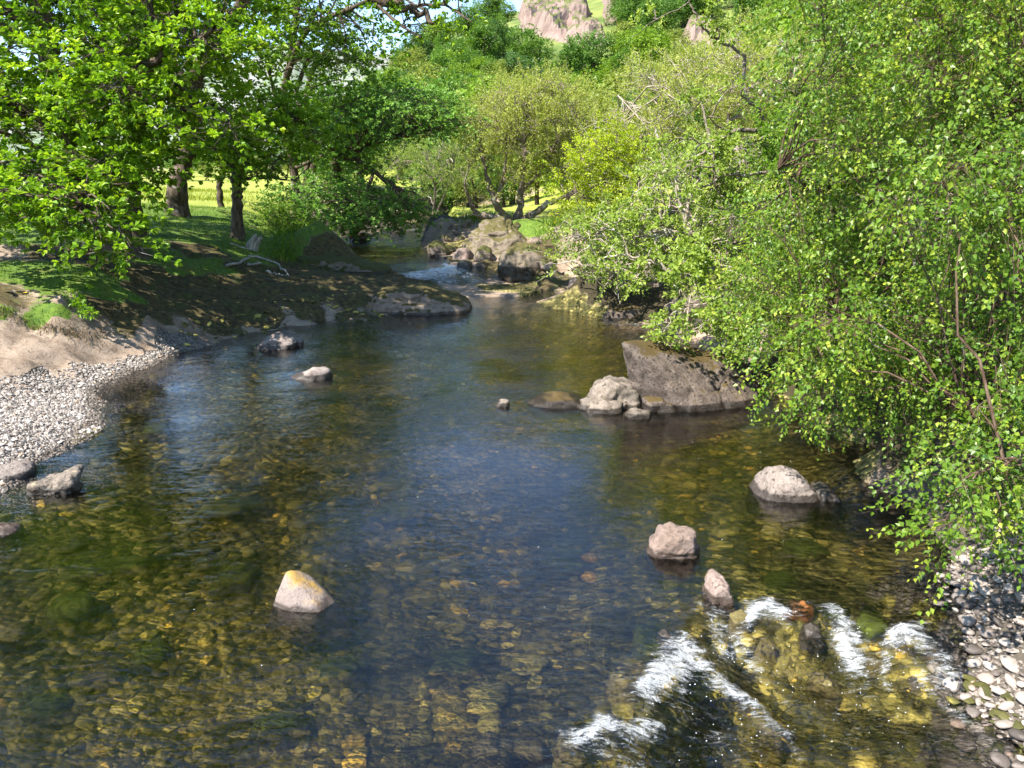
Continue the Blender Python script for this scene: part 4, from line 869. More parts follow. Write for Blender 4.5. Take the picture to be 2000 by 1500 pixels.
def make_crown(blobs, spec, rng, zscale=0.75, dens=1.0):
    """returns leaf arrays and the twigs that carry them"""
    B = np.asarray(blobs); ns = np.maximum(3, (spec['sprays'] * dens * (B[:, 3] / B[:, 3].mean()) ** 2).astype(int))
    bi = np.repeat(np.arange(len(B)), ns); n = len(bi)
    v = norm(rng.normal(size=(n, 3))) * (rng.uniform(0.15, 1, (n, 1)) ** 0.45)
    off = v * B[bi, 3:4] * np.array((1, 1, zscale))
    P = B[bi, :3] + off
    h, g = spec['tdir']
    T = norm(norm(off) * h + np.array((0, 0, g)) + rng.normal(size=(n, 3)) * 0.35)
    ln = spec['twig'] * rng.uniform(0.6, 1.3, n)
    nl = spec['nl']
    if spec['ros']:
        t = np.repeat(np.linspace(0.35, 1.0, spec['ros']), nl // spec['ros'])[None, :].repeat(n, 0)
    else:
        t = np.linspace(0.08, 1.0, nl)[None, :] + rng.uniform(-0.03, 0.03, (n, nl))
    t = t[:, :nl]; nl = t.shape[1]
    sag = np.zeros((n, nl, 3)); sag[..., 2] = -0.22 * t ** 2 * ln[:, None] * (1.0 if spec['grav'] <= 0 else 0.2)
    LP = P[:, None, :] + T[:, None, :] * (t * ln[:, None])[..., None] + sag
    rad = norm(rng.normal(size=(n, nl, 3)) + np.array((0, 0, 0.0)))
    rad = norm(rad - (rad * T[:, None, :]).sum(-1, keepdims=True) * T[:, None, :])
    if spec['ros']: rad[..., 2] *= 0.45
    else: LP = LP + rad * 0.02
    LD = norm(T[:, None, :] * 0.45 + rad * spec['out'] + np.array((0, 0, spec['grav'])))
    LN = np.array((-0.25, -0.2, spec['up'])) + rng.normal(size=(n, nl, 3)) * 0.5
    LN = LN - (LN * LD).sum(-1, keepdims=True) * LD; LN = norm(LN)
    L = rng.uniform(*spec['L'], (n, nl)) * (1.0 - 0.25 * t)
    brnd = rng.uniform(0, 1, len(B))
    rnd = np.clip(0.30 * brnd[bi][:, None] + 0.35 * rng.uniform(size=(n, 1)) + 0.35 * rng.uniform(size=(n, nl)) + 0.18 * (t - 0.6), 0, 1)
    tw = np.stack((P - T * 0.15 * ln[:, None], P + T * 0.4 * ln[:, None] + np.array((0, 0, -0.03)) * ln[:, None], P + T * ln[:, None] + np.stack((0 * ln, 0 * ln, sag[:, -1, 2] / np.maximum(t[:, -1], .1) ** 2), -1)), 1)
    V, F_, R = leaf_mesh('crown', LP.reshape(-1, 3), LD.reshape(-1, 3), LN.reshape(-1, 3), L.ravel(), L.ravel() * spec['asp'], rnd.ravel(), spec['wide'])
    return V, F_, R, tw, bi, P
def crook(p0, p1, n, wob, rng):
    t = np.linspace(0, 1, n)[:, None]
    w = rng.normal(size=(n, 3)) * wob * np.linalg.norm(np.asarray(p1) - p0); w[0] = 0; w[-1] = 0
    return np.asarray(p0) * (1 - t) + np.asarray(p1) * t + w
def tree(name, label, base, limbs, blobs, kind, bark, leafmat, seed, cat='tree', group=None, dens=1.0, twig_r=0.006, bare=None, zscale=None, sides=10, rootflare=True):
    """base point, limbs [(points, r0, r1)], foliage blobs; parts: trunk, branches, crown"""
    rng = np.random.default_rng(seed); base = np.asarray(base, float)
    zscale = zscale or (0.42 if kind == 'oak' else 0.75)
    root = empty(name, base); tag(root, label, cat, group)
    tr = Acc(); nodes = []; nr = []
    for li, (pts, r0, r1) in enumerate(limbs):
        K = max(8, 5 * len(pts)); c = catmull(pts, K)
        c[1:-1] += rng.normal(size=(K - 2, 3)) * r0 * 0.12
        r = np.linspace(r0, r1, K) * (1 + 0.12 * rng.normal(size=K))
        if li == 0 and rootflare: r[:3] *= np.array((1.55, 1.2, 1.05))
        tubes(tr, c[None], r[None], sides if r0 > 0.1 else 7)
        nodes.append(c); nr.append(r)
    nodes = np.vstack(nodes); nr = np.concatenate(nr)
    v = np.concatenate(tr.v); v = v + 0.06 * nr.max() * np.stack([fbm(v * 3.0 + 9 * k, 3, seed + k) for k in range(3)], -1); tr.v = [v]
    tr.q = [np.concatenate(tr.q)]
    link('trunk', tr.mesh('trunk', base), bark, root)
    br = Acc(); V, F_, R, tw, bi, P = make_crown(blobs, LEAF[kind], rng, zscale, dens)
    B = np.asarray(blobs)
    # boughs from the limbs to each clump, then lesser branches inside the clump
    d = np.linalg.norm(B[:, None, :3] - nodes[None], axis=-1) + 0.8 * np.clip(nodes[None, :, 2] - B[:, None, 2], 0, None)
    ni = d.argmin(1); K = 7
    C = []; RR = []
    for k in range(len(B)):
        a = nodes[ni[k]]; b_ = B[k, :3]; m = (a + b_) / 2 + np.array((0, 0, 0.12 * np.linalg.norm(b_ - a))) + rng.normal(size=3) * 0.09 * np.linalg.norm(b_ - a)
        c = catmull([a, m, b_], K); c[1:-1] += rng.normal(size=(K - 2, 3)) * 0.03 * np.linalg.norm(b_ - a)
        r0 = min(nr[ni[k]] * 0.7, 0.016 + 0.017 * np.linalg.norm(b_ - a)); C.append(c); RR.append(np.linspace(r0, twig_r * 1.3, K))
    C = np.array(C); RR = np.array(RR)
    tubes(br, C, RR, 5)
    st = C[bi, rng.integers(3, K, len(bi))]; en = tw[:, 0]; mid = (st + en) / 2 + rng.normal(size=st.shape) * 0.07
    S = np.stack((st, mid, en), 1)[rng.uniform(size=len(st)) < 0.42]; tubes(br, S, np.broadcast_to(np.array((1.5, 1.15, 0.9)) * twig_r, S.shape[:2]), 3)
    tubes(br, tw[:, ::2], np.broadcast_to(np.array((0.9, 0.3)) * twig_r, (len(tw), 2)), 3)
    tag(link('branches', br.mesh('branches', base), bark if bare is None else bare, root), kind='stuff')
    link('crown', mesh_np('crown', V - base, tris=F_, smooth=False, attrs={'rnd': R}), leafmat, root)
    return root, nodes
def pxl(*pts): return [D(*p) for p in pts]

BK_oak = mat_bark('oak_bark', (0.045, 0.032, 0.022), (0.15, 0.115, 0.085), (0.30, 0.29, 0.25), 0.60)
BK_dark = mat_bark('dark_bark', (0.03, 0.022, 0.015), (0.10, 0.075, 0.055), (0.20, 0.19, 0.15), 0.62)
BK_will = mat_bark('willow_bark', (0.10, 0.075, 0.055), (0.26, 0.21, 0.165), (0.34, 0.32, 0.27), 0.56, 14)
BK_pale = mat_bark('pale_twig_bark', (0.22, 0.175, 0.135), (0.42, 0.355, 0.28), (0.44, 0.41, 0.35), 0.55, 14)
BK_twig = mat_bark('birch_twig', (0.06, 0.035, 0.022), (0.16, 0.11, 0.075), (0.26, 0.22, 0.17), 0.6, 12)
BK_birch = mat_bark('birch_bark', (0.13, 0.09, 0.065), (0.30, 0.25, 0.20), (0.5, 0.48, 0.44), 0.58, 12)
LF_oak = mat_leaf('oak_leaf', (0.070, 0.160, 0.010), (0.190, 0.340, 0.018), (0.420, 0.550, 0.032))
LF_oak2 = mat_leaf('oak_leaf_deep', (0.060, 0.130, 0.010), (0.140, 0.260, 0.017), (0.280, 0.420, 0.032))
LF_oak3 = mat_leaf('oak_leaf_soft', (0.100, 0.210, 0.045), (0.210, 0.380, 0.080), (0.340, 0.520, 0.130))
LF_birch = mat_leaf('birch_leaf', (0.040, 0.105, 0.012), (0.155, 0.265, 0.020), (0.500, 0.540, 0.060), 0.45, 0.5)
LF_will = mat_leaf('willow_leaf', (0.190, 0.240, 0.040), (0.360, 0.410, 0.080), (0.540, 0.550, 0.150), 0.45)
LF_yell = mat_leaf('yellow_green_leaf', (0.180, 0.260, 0.015), (0.360, 0.450, 0.020), (0.580, 0.630, 0.035), 0.48)
LF_sal = mat_leaf('sallow_leaf', (0.120, 0.190, 0.030), (0.260, 0.360, 0.055), (0.460, 0.520, 0.110), 0.45)
rt = np.random.default_rng(21)

# --- oaks on the far left bank
def gp(px, py, y):        # point on the ground under a pixel column at depth y
    p = D(px, py, y); p[2] = gz_at(p[0], p[1]); return p
b1 = gp(215, 450, 22.0)
tree('oak_tree', 'big old oak with the thickest trunk and bright leaves on the left bank', b1 - np.array((0, 0, .2)),
  [([b1 - (0, 0, .3), D(205,380,22), D(175,330,21.8), D(150,260,21.6), D(132,200,21.5)], 0.55, 0.36),
   ([D(132,205,21.5), D(100,120,21.2), D(80,20,21), D(60,-90,21)], 0.30, 0.14), ([D(135,205,21.5), D(185,130,21.2), D(255,60,20.8), D(290,-80,20)], 0.28, 0.10),
   ([D(150,250,21.6), D(90,230,20.5), D(50,225,19.5), D(-40,170,18)], 0.17, 0.07), ([D(185,340,21.8), D(250,280,20.5), D(330,250,18.5), D(420,200,17)], 0.16, 0.05), ([D(190,350,21.8), D(180,330,19.5), D(170,350,17.5), D(160,400,16.2)], 0.13, 0.04),
   ([D(150,230,21.5), D(210,190,19.5), D(300,120,17.5), D(420,60,16)], 0.15, 0.05)],
  np.vstack((blobs_poly([(-60,-120),(470,-120),(485,60),(480,130),(400,180),(300,150),(100,130),(-60,100)], 50, 16, 21.5, 0.85, rt),
             blobs_poly([(-80,100),(100,130),(330,150),(440,190),(480,270),(400,320),(250,330),(120,300),(-80,300)], 48, 16, 20.5, 0.8, rt),
             blobs_poly([(-80,300),(100,300),(300,320),(400,330),(330,350),(240,380),(60,400),(-80,430)], 26, 16, 19, 0.7, rt),
             blobs_poly([(60,380),(150,380),(240,410),(255,470),(180,480),(110,465)], 18, 15.2, 17, 0.5, rt), blobs_poly([(195,460),(250,460),(262,490),(215,492)], 4, 15.0, 15.6, 0.4, rt), blobs_poly([(-80,380),(60,370),(70,430),(-60,450)], 12, 15.5, 17, 0.5, rt),
             blobs_ell((-15.5, 22, 9.5), (4.5, 4.5, 3.0), 46, 0.95, rt), blobs_ell((-16.5, 19, 6.0), (3.0, 3.5, 2.0), 14, 0.9, rt), blobs_ell((-13.0, 20.5, 11.8), (4.0, 3.2, 2.6), 30, 1.0, rt))),
  'oak', BK_oak, LF_oak, 31, dens=1.4)
b2 = gp(262, 440, 24.5)
tree('oak_tree', 'slimmer oak stem close behind the thickest oak trunk', b2 - np.array((0, 0, .2)),
  [([b2 - (0, 0, .3), D(255,370,24.5), D(262,290,24.5), D(258,200,24.5), D(265,40,24.5), D(270,-80,24.5)], 0.30, 0.12), ([D(258,220,24.5), D(300,150,24), D(340,60,23.5)], 0.12, 0.05)],
  np.vstack((blobs_poly([(150,-100),(360,-100),(380,100),(330,220),(200,240)], 16, 22.5, 26, 0.9, rt), blobs_ell((-13, 25.5, 9), (3, 2.5, 2.5), 14, 0.9, rt))), 'oak', BK_dark, LF_oak2, 32)
b3 = gp(345, 402, 31.0)
tree('oak_tree', 'dark oak trunk with a pale lichen patch standing before the sunny field', b3 - np.array((0, 0, .2)),
  [([b3 - (0, 0, .3), D(346,360,31), D(362,310,31), D(378,240,30.5), D(372,170,29.5)], 0.40, 0.26), ([D(372,175,29.5), D(400,120,28.5), D(440,60,28), D(470,10,27.5), D(500,-60,27)], 0.34, 0.16), ([D(365,180,29.5), D(330,100,30), D(300,20,30.5)], 0.2, 0.08), ([D(378,240,30.5), D(440,205,29.5), D(470,180,29)], 0.1, 0.04)],
  np.vstack((blobs_poly([(280,-60),(470,-80),(560,-20),(520,120),(440,180),(330,120)], 22, 27, 33, 1.0, rt), blobs_poly([(300,230),(430,230),(500,290),(420,330),(330,310)], 12, 28, 33, 0.8, rt), blobs_ell((-10, 30, 10.5), (3.5, 3, 2), 16, 1.0, rt))), 'oak', BK_oak, LF_oak2, 33)
b4 = gp(460, 442, 27.5)
tree('oak_tree', 'small oak with a short leaning trunk beside the stump on the grass', b4 - np.array((0, 0, .2)),
  [([b4 - (0, 0, .3), D(464,410,27.5), D(463,365,27.4), D(466,335,27.2), D(478,305,27)], 0.24, 0.15), ([D(478,305,27), D(500,270,26.5), D(540,245,26), D(590,235,25.5)], 0.12, 0.05), ([D(466,335,27.2), D(430,300,26.5), D(400,280,26)], 0.10, 0.04), ([D(464,350,27.3), D(520,345,27), D(560,352,26.5)], 0.07, 0.03)],
  np.vstack((blobs_poly([(390,240),(470,190),(600,190),(640,260),(600,330),(500,330),(420,320)], 34, 24, 29, 0.8, rt), blobs_poly([(420,330),(480,325),(490,350),(430,350)], 3, 26, 27, 0.35, rt))), 'oak', BK_oak, LF_oak, 34)
b5 = gp(430, 390, 37)
tree('oak_tree', 'thin dark stem at the edge of the sunny field', b5 - np.array((0, 0, .2)),
  [([b5 - (0, 0, .3), D(428,365,37), D(436,340,37), D(430,300,37)], 0.17, 0.09)],
  blobs_poly([(380,260),(480,260),(490,325),(400,328)], 12, 35, 39, 0.8, rt), 'oak', BK_dark, LF_oak2, 35)
b6 = gp(590, 425, 40)
tree('oak_tree', 'many stemmed oak with bare slanting trunks in the middle of the bank', b6 - np.array((0, 0, .2)),
  [([b6 - (0, 0, .3), D(575,330,40), D(555,230,39), D(560,150,38.5), D(575,60,38), D(585,-40,38)], 0.26, 0.10), ([b6, D(600,320,40), D(590,230,40), D(580,180,39.5), D(610,90,39)], 0.22, 0.08), ([b6, D(612,330,40), D(606,240,40), D(600,170,40), D(640,90,40)], 0.18, 0.06), ([D(560,150,38.5), D(600,60,36), D(680,20,33), D(760,-10,30), D(830,20,27.5)], 0.14, 0.04), ([D(575,330,40), D(640,300,38), D(700,285,37)], 0.12, 0.05), ([D(555,230,39), D(530,160,37), D(520,90,36)], 0.12, 0.05)],
  np.vstack((blobs_poly([(480,-60),(700,-80),(720,30),(690,110),(640,180),(560,130),(500,80)], 46, 33, 41, 1.1, rt), blobs_poly([(620,90),(740,70),(770,140),(720,220),(640,210)], 20, 34, 40, 1.0, rt), blobs_poly([(500,200),(620,190),(700,220),(700,290),(600,310),(510,300)], 22, 35, 41, 0.9, rt))),
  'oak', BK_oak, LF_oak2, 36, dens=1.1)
b7 = gp(695, 462, 40.5)
tree('oak_tree', 'low spreading oak whose arched limb and soft leaves overhang the upper river', b7 - np.array((0, 0, .3)),
  [([b7 - (0, 0, .4), D(688,435,40.3), D(678,400,40), D(668,360,39.5), D(655,330,39), D(668,306,38.5), D(700,315,38), D(730,335,38), D(770,362,37.5)], 0.27, 0.10), ([D(668,306,38.5), D(720,285,38), D(770,265,37.5), D(830,240,37), D(860,205,36.5)], 0.15, 0.05), ([D(730,280,38), D(800,262,37), D(880,250,36), D(960,245,35)], 0.10, 0.03), ([D(730,335,38), D(715,375,37.5), D(700,400,37)], 0.10, 0.04)],
  np.vstack((blobs_poly([(545,370),(620,350),(700,360),(800,370),(870,400),(850,430),(760,435),(700,450),(600,440),(540,420)], 62, 35.5, 40, 0.8, rt), blobs_poly([(640,190),(760,170),(880,190),(930,240),(880,262),(760,262),(650,280)], 52, 33.5, 40, 0.9, rt), blobs_poly([(620,270),(740,270),(700,320),(630,330)], 14, 36, 40, 0.8, rt))),
  'oak', BK_oak, LF_oak3, 37, dens=1.2)
b8 = D(700, 380, 27); b8 = gp(-160, 300, 24)
tree('oak_tree', 'oak bough reaching in from above across the patch of blue sky', b8 - np.array((0, 0, .2)),
  [([b8 - (0, 0, .3), b8 + (0, 0, 4), b8 + (1.5, 0, 9), D(300,-120,24), D(600,-60,23), D(720,-10,22.5), D(800,15,22), D(850,45,21.5)], 0.4, 0.04), ([D(720,-10,22.5), D(770,40,22), D(820,70,21.5)], 0.06, 0.02), ([D(800,15,22), D(870,10,21.5), D(920,40,21)], 0.05, 0.02)],
  np.vstack((blobs_poly([(690,-50),(880,-60),(940,0),(920,70),(880,50),(830,75),(790,30),(720,30)], 17, 20.5, 23, 0.45, rt), blobs_poly([(-100,-300),(300,-320),(650,-250),(680,-110),(300,-140),(-100,-160)], 20, 19, 25, 1.0, rt))), 'oak', BK_oak, LF_oak, 38, dens=0.9)
# low bushes under the oaks on the river edge
bb = gp(590, 440, 37)
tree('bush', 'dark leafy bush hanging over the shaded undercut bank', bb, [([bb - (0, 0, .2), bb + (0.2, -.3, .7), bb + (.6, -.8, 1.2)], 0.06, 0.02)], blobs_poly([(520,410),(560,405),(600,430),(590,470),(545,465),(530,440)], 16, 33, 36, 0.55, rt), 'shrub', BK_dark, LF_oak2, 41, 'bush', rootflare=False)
bb = gp(840, 412, 52)
tree('bush', 'thin grey green riverside bush behind the tip of the oak boughs', bb, [([bb - (0, 0, .2), D(850,370,51), D(830,320,50)], 0.10, 0.04), ([bb, D(880,350,50), D(890,290,49)], 0.09, 0.03)], blobs_poly([(750,290),(830,260),(910,260),(920,370),(870,395),(790,370),(750,340)], 44, 45, 54, 0.9, rt), 'willow', BK_will, LF_sal, 42, 'bush', dens=0.9, rootflare=False)

# --- willows and shrubs on the far right bank
b9 = gp(1010, 440, 36)
tree('willow_tree', 'rounded grey green willow with twisted reddish stems above the largest boulder', b9 - np.array((0, 0, .2)),
  [([b9 - (0, 0, .3), D(985,420,35.5), D(965,390,35), D(950,340,35), D(938,280,35)], 0.20, 0.06), ([b9, D(1015,400,36), D(1020,350,36), D(1025,290,36), D(1030,220,36)], 0.22, 0.05), ([b9, D(1045,415,35.5), D(1075,395,35), D(1120,375,34.5), D(1140,350,34)], 0.18, 0.05), ([D(985,425,35.5), D(935,420,35), D(920,395,34.5), D(908,360,34)], 0.16, 0.05), ([D(1020,370,36), D(1060,330,36), D(1090,270,36)], 0.10, 0.04), ([D(965,395,35), D(985,340,35), D(990,280,35)], 0.10, 0.03)],
  np.vstack((blobs_poly([(905,270),(930,190),(1000,150),(1080,150),(1140,190),(1160,260),(1140,330),(1060,300),(980,290),(930,320)], 110, 32.5, 40, 0.75, rt), blobs_poly([(930,300),(1100,300),(1120,390),(1050,380),(960,370)], 22, 33, 38, 0.6, rt))),
  'willow', BK_will, LF_will, 51, dens=1.0, twig_r=0.009)
b10 = gp(1165, 450, 27.5)
tree('shrub', 'vivid yellow green shrub between the willow and the bare twigs', b10, [([b10 - (0, 0, .2), D(1170,400,27.3), D(1180,340,27), D(1190,290,27)], 0.09, 0.03), ([b10, D(1220,400,27), D(1250,350,27)], 0.07, 0.03), ([b10, D(1130,400,27), D(1120,350,27)], 0.07, 0.03)],
  blobs_poly([(1100,310),(1150,260),(1220,250),(1270,300),(1280,380),(1220,430),(1130,430),(1095,380)], 56, 25, 29.5, 0.6, rt), 'shrub', BK_will, LF_yell, 52, 'shrub', rootflare=False)
b11 = gp(1360, 470, 24)
tree('willow_tree', 'broad sallow with a mesh of pale bare branches above the right bank boulders', b11 - np.array((0, 0, .2)),
  [([b11 - (0, 0, .3), D(1375,430,23.5), D(1400,380,23), D(1440,330,22), D(1490,300,21)], 0.16, 0.07), ([b11, D(1300,440,23), D(1240,430,22), D(1190,440,21), D(1150,470,20.5)], 0.11, 0.03), ([b11, D(1330,400,24), D(1300,330,24.5), D(1280,250,25)], 0.10, 0.03), ([b11, D(1400,400,24), D(1390,300,24.5), D(1370,200,25)], 0.10, 0.03),
   ([D(1300,440,23), D(1240,480,21), D(1210,520,20), D(1180,560,19.5)], 0.07, 0.02), ([D(1375,430,23.5), D(1330,470,20), D(1290,500,18.5), D(1240,545,18)], 0.07, 0.02)],
  np.vstack((blobs_poly([(1100,430),(1180,410),(1260,430),(1300,500),(1250,550),(1150,545),(1090,500)], 42, 18.5, 22, 0.55, rt), blobs_poly([(1260,300),(1400,260),(1480,300),(1480,420),(1380,460),(1270,430)], 44, 19, 25, 0.6, rt))),
  'shrub', BK_will, LF_sal, 53, bare=BK_pale, dens=0.6, twig_r=0.008)
b12 = gp(1330, 420, 31)
tree('willow_tree', 'loose pale willow scrub spreading below the hillside', b12 - np.array((0, 0, .2)),
  [([b12 - (0, 0, .3), D(1320,340,31), D(1300,260,31), D(1290,180,31)], 0.14, 0.04), ([b12, D(1380,330,31), D(1420,240,31), D(1430,150,31)], 0.13, 0.04), ([b12, D(1260,340,30.5), D(1210,270,30), D(1190,220,30)], 0.12, 0.04), ([b12, D(1450,330,30), D(1520,220,29.5), D(1550,120,29)], 0.12, 0.04)],
  np.vstack((blobs_poly([(1150,230),(1250,150),(1400,80),(1540,60),(1600,150),(1560,280),(1420,300),(1290,300),(1180,300)], 140, 27, 35, 0.75, rt),)),
  'willow', BK_will, LF_will, 54, bare=BK_pale, dens=0.8, twig_r=0.009)
# gnarled bare branches standing out of the scrub
def bare_tree(name, label, base, paths, bark, seed, sub=5, leafmat=None, cat='branch', tips=0.5):
    rng = np.random.default_rng(seed); root = empty(name, base); tag(root, label, cat)
    tr = Acc(); tw = Acc(); tip = []
    for pts, r0, r1 in paths:
        K = 5 * len(pts); c = catmull(pts, K); seg = np.linalg.norm(c[-1] - c[0]) / K
        c[1:] += rng.normal(size=(K - 1, 3)) * seg * 0.18
        r = np.linspace(r0, r1, K); tubes(tr, c[None], r[None], 7)
        for _ in range(sub):
            k = rng.integers(2, K - 1); T = norm(c[min(k + 1, K - 1)] - c[k - 1]); q_ = c[k]; L = np.linalg.norm(c[-1] - c[0]) * rng.uniform(0.2, 0.5)
            dv = norm(T * 0.6 + rng.normal(size=3) * 0.7)
            for lv_ in range(2):
                pl_ = [q_]; dd = dv
                for s_ in range(6): dd = norm(dd + rng.normal(size=3) * 0.45); pl_.append(pl_[-1] + dd * L / 6)
                pl_ = np.array(pl_); rr = np.linspace(max(r[k] * 0.6, 0.011), 0.006, 7); tubes(tw, pl_[None], rr[None], 4); tip.append(np.append(pl_[-1], 0.22)); tip.append(np.append(pl_[4], 0.2))
                q_ = pl_[3]; dv = norm(dd + rng.normal(size=3) * 0.8); L *= 0.6
    link('trunk', tr.mesh('trunk', base), bark, root)
    if tw.n: tag(link('twigs', tw.mesh('twigs', base), bark, root), kind='stuff')
    if leafmat is not None:
        tip = np.array(tip); tip = tip[rng.uniform(size=len(tip)) < tips]
        V, F_, R, t2, bi, P = make_crown(tip, dict(LEAF['shrub'], sprays=5, twig=0.22, nl=12), rng)
        link('leaves', mesh_np('leaves', V - np.asarray(base), tris=F_, smooth=False, attrs={'rnd': R}), leafmat, root)
    return root
bare_tree('gnarled_branch', 'long grey crooked branch rising to the top of the picture above the scrub', D(1500,250,17),
  [(pxl((1540,300,17.5),(1498,248,17),(1482,215,16.8),(1450,180,16.6),(1452,110,16.5),(1405,80,16.5),(1375,55,16.4),(1355,20,16.4),(1340,-20,16.4)), 0.055, 0.012), (pxl((1405,80,16.5),(1400,40,16.3),(1395,0,16.2)), 0.018, 0.006), (pxl((1450,150,16.6),(1380,190,17),(1340,220,17.4),(1310,190,17.5)), 0.02, 0.006)], BK_will, 61, 3, LF_sal)
bare_tree('gnarled_branch', 'crooked grey branch curving left beneath the long rising one', D(1505,257,16.6),
  [(pxl((1560,250,17),(1500,257,16.6),(1450,255,16.3),(1410,268,16),(1385,290,15.9),(1350,315,15.8),(1320,345,15.8)), 0.06, 0.012), (pxl((1410,268,16),(1400,300,15.9),(1385,330,15.8)), 0.025, 0.008), (pxl((1560,330,16.5),(1470,340,16),(1410,345,15.8),(1370,370,15.7),(1340,390,15.6)), 0.04, 0.01), (pxl((1500,420,16.5),(1440,390,16.2),(1400,370,16),(1395,330,16)), 0.04, 0.012)], BK_will, 62, 6, LF_sal)
bare_tree('bare_shrub', 'tangle of pale bare twigs with few leaves hanging over the right bank boulders', D(1420,540,16),
  [(pxl((1430,520,16.5),(1380,470,16.2),(1330,455,16),(1270,460,15.8),(1220,470,15.6)), 0.05, 0.012), (pxl((1430,530,16.3),(1370,500,16),(1300,480,15.8),(1240,520,15.6)), 0.042, 0.012), (pxl((1420,540,16),(1350,420,16.5),(1300,400,16.5),(1270,380,16.4)), 0.042, 0.012), (pxl((1400,560,15.8),(1330,540,15.5),(1270,510,15.4),(1200,500,15.3),(1150,520,15.3)), 0.042, 0.01), (pxl((1350,480,16),(1250,440,15.8),(1180,430,15.6)), 0.03, 0.01)], BK_pale, 63, 16, LF_sal, tips=0.3)
bare_tree('bare_branch', 'pale drooping twig whose tips nearly touch the water behind the slab boulder', D(1470,560,13.6),
  [(pxl((1520,540,14),(1450,545,13.8),(1400,555,13.6),(1365,560,13.4),(1345,590,13.3),(1340,640,13.2),(1310,660,13.2)), 0.022, 0.006), (pxl((1500,600,13.8),(1430,600,13.5),(1395,590,13.4),(1350,600,13.3),(1320,620,13.2)), 0.02, 0.006), (pxl((1365,560,13.4),(1350,520,13.4),(1355,490,13.5)), 0.015, 0.006), (pxl((1400,600,13.5),(1405,640,13.3),(1440,670,13.2),(1480,680,13.1)), 0.012, 0.005)], BK_pale, 64, 11, LF_sal, tips=0.4)

# --- the birch in front on the right
b13 = gp(1800, 800, 11.5)
tree('birch_tree', 'large sunlit birch filling the right side with drooping small leaves', b13 - np.array((0, 0, .2)),
  [([b13 - (0, 0, .3), D(1790,600,11.4), D(1800,350,11.3), D(1790,50,11.4), D(1690,-250,12), D(1600,-420,12.4)], 0.17, 0.04), ([D(1790,620,11.4), D(1700,480,11), D(1600,380,10.5), D(1520,330,10)], 0.07, 0.02), ([D(1800,420,11.3), D(1900,300,10), D(2000,200,9)], 0.07, 0.02), ([D(1800,300,11.3), D(1680,150,11), D(1600,20,10.8)], 0.06, 0.02),
   ([D(1790,650,11.4), D(1880,700,9.5), D(1920,760,8), D(1900,820,7)], 0.07, 0.02), ([D(1790,640,11.4), D(1700,640,10), D(1600,660,9)], 0.06, 0.02), ([D(1830,690,11), D(2050,750,8), D(2060,850,6.5), D(1960,900,5.8)], 0.06, 0.02)],
  np.vstack((blobs_poly([(1790,880),(1900,850),(2040,850),(2060,1070),(1950,1085),(1870,1040),(1800,975)], 20, 5.2, 6.3, 0.28, rt),
             blobs_poly([(1960,600),(2120,560),(2120,860),(1900,880),(1860,800)], 19, 5.8, 7.2, 0.33, rt),
             blobs_poly([(1500,680),(1560,620),(1700,610),(1900,620),(1930,760),(1850,860),(1700,845),(1600,790)], 42, 7.4, 9.8, 0.40, rt),
             blobs_poly([(1430,490),(1510,330),(1620,290),(1800,300),(1850,600),(1640,630),(1500,650),(1430,570)], 50, 8.8, 11.5, 0.46, rt),
             blobs_poly([(1780,260),(2120,200),(2140,600),(1850,640),(1790,500)], 48, 6.6, 9.5, 0.42, rt),
             blobs_poly([(1560,-60),(1700,-140),(2140,-160),(2140,230),(1800,290),(1620,290),(1500,300),(1540,130)], 68, 8.0, 12, 0.54, rt),
             blobs_ell((8.8, 12, 6.0), (2.6, 2.6, 3.6), 36, 0.75, rt), blobs_ell((8.5, 9.5, 8.6), (2.8, 2.6, 1.6), 24, 0.75, rt), blobs_ell((5.0, 12.6, 9.8), (1.9, 2.0, 1.9), 44, 0.6, rt))),
  'birch', BK_birch, LF_birch, 71, dens=1.55, twig_r=0.0026, zscale=0.85, bare=BK_twig)
# shaded understorey behind the birch
bb = gp(1640, 640, 15)
tree('bush', 'dark green sallow bush in the shade behind the birch', bb, [([bb - (0, 0, .2), bb + (0, -.2, 1.2), bb + (.3, -.4, 2.4)], 0.09, 0.03), ([bb, bb + (-1, -.5, 1.0), bb + (-1.8, -1, 1.6)], 0.06, 0.02)],
  np.vstack((blobs_poly([(1460,420),(1560,380),(1700,450),(1720,640),(1580,680),(1500,600)], 40, 12.5, 15.5, 0.5, rt), blobs_poly([(1500,250),(1640,230),(1700,400),(1560,400)], 20, 14, 18, 0.7, rt), blobs_poly([(1700,650),(1950,650),(1980,850),(1800,840)], 26, 10, 13, 0.5, rt))), 'shrub', BK_dark, LF_oak2, 72, 'bush', rootflare=False)

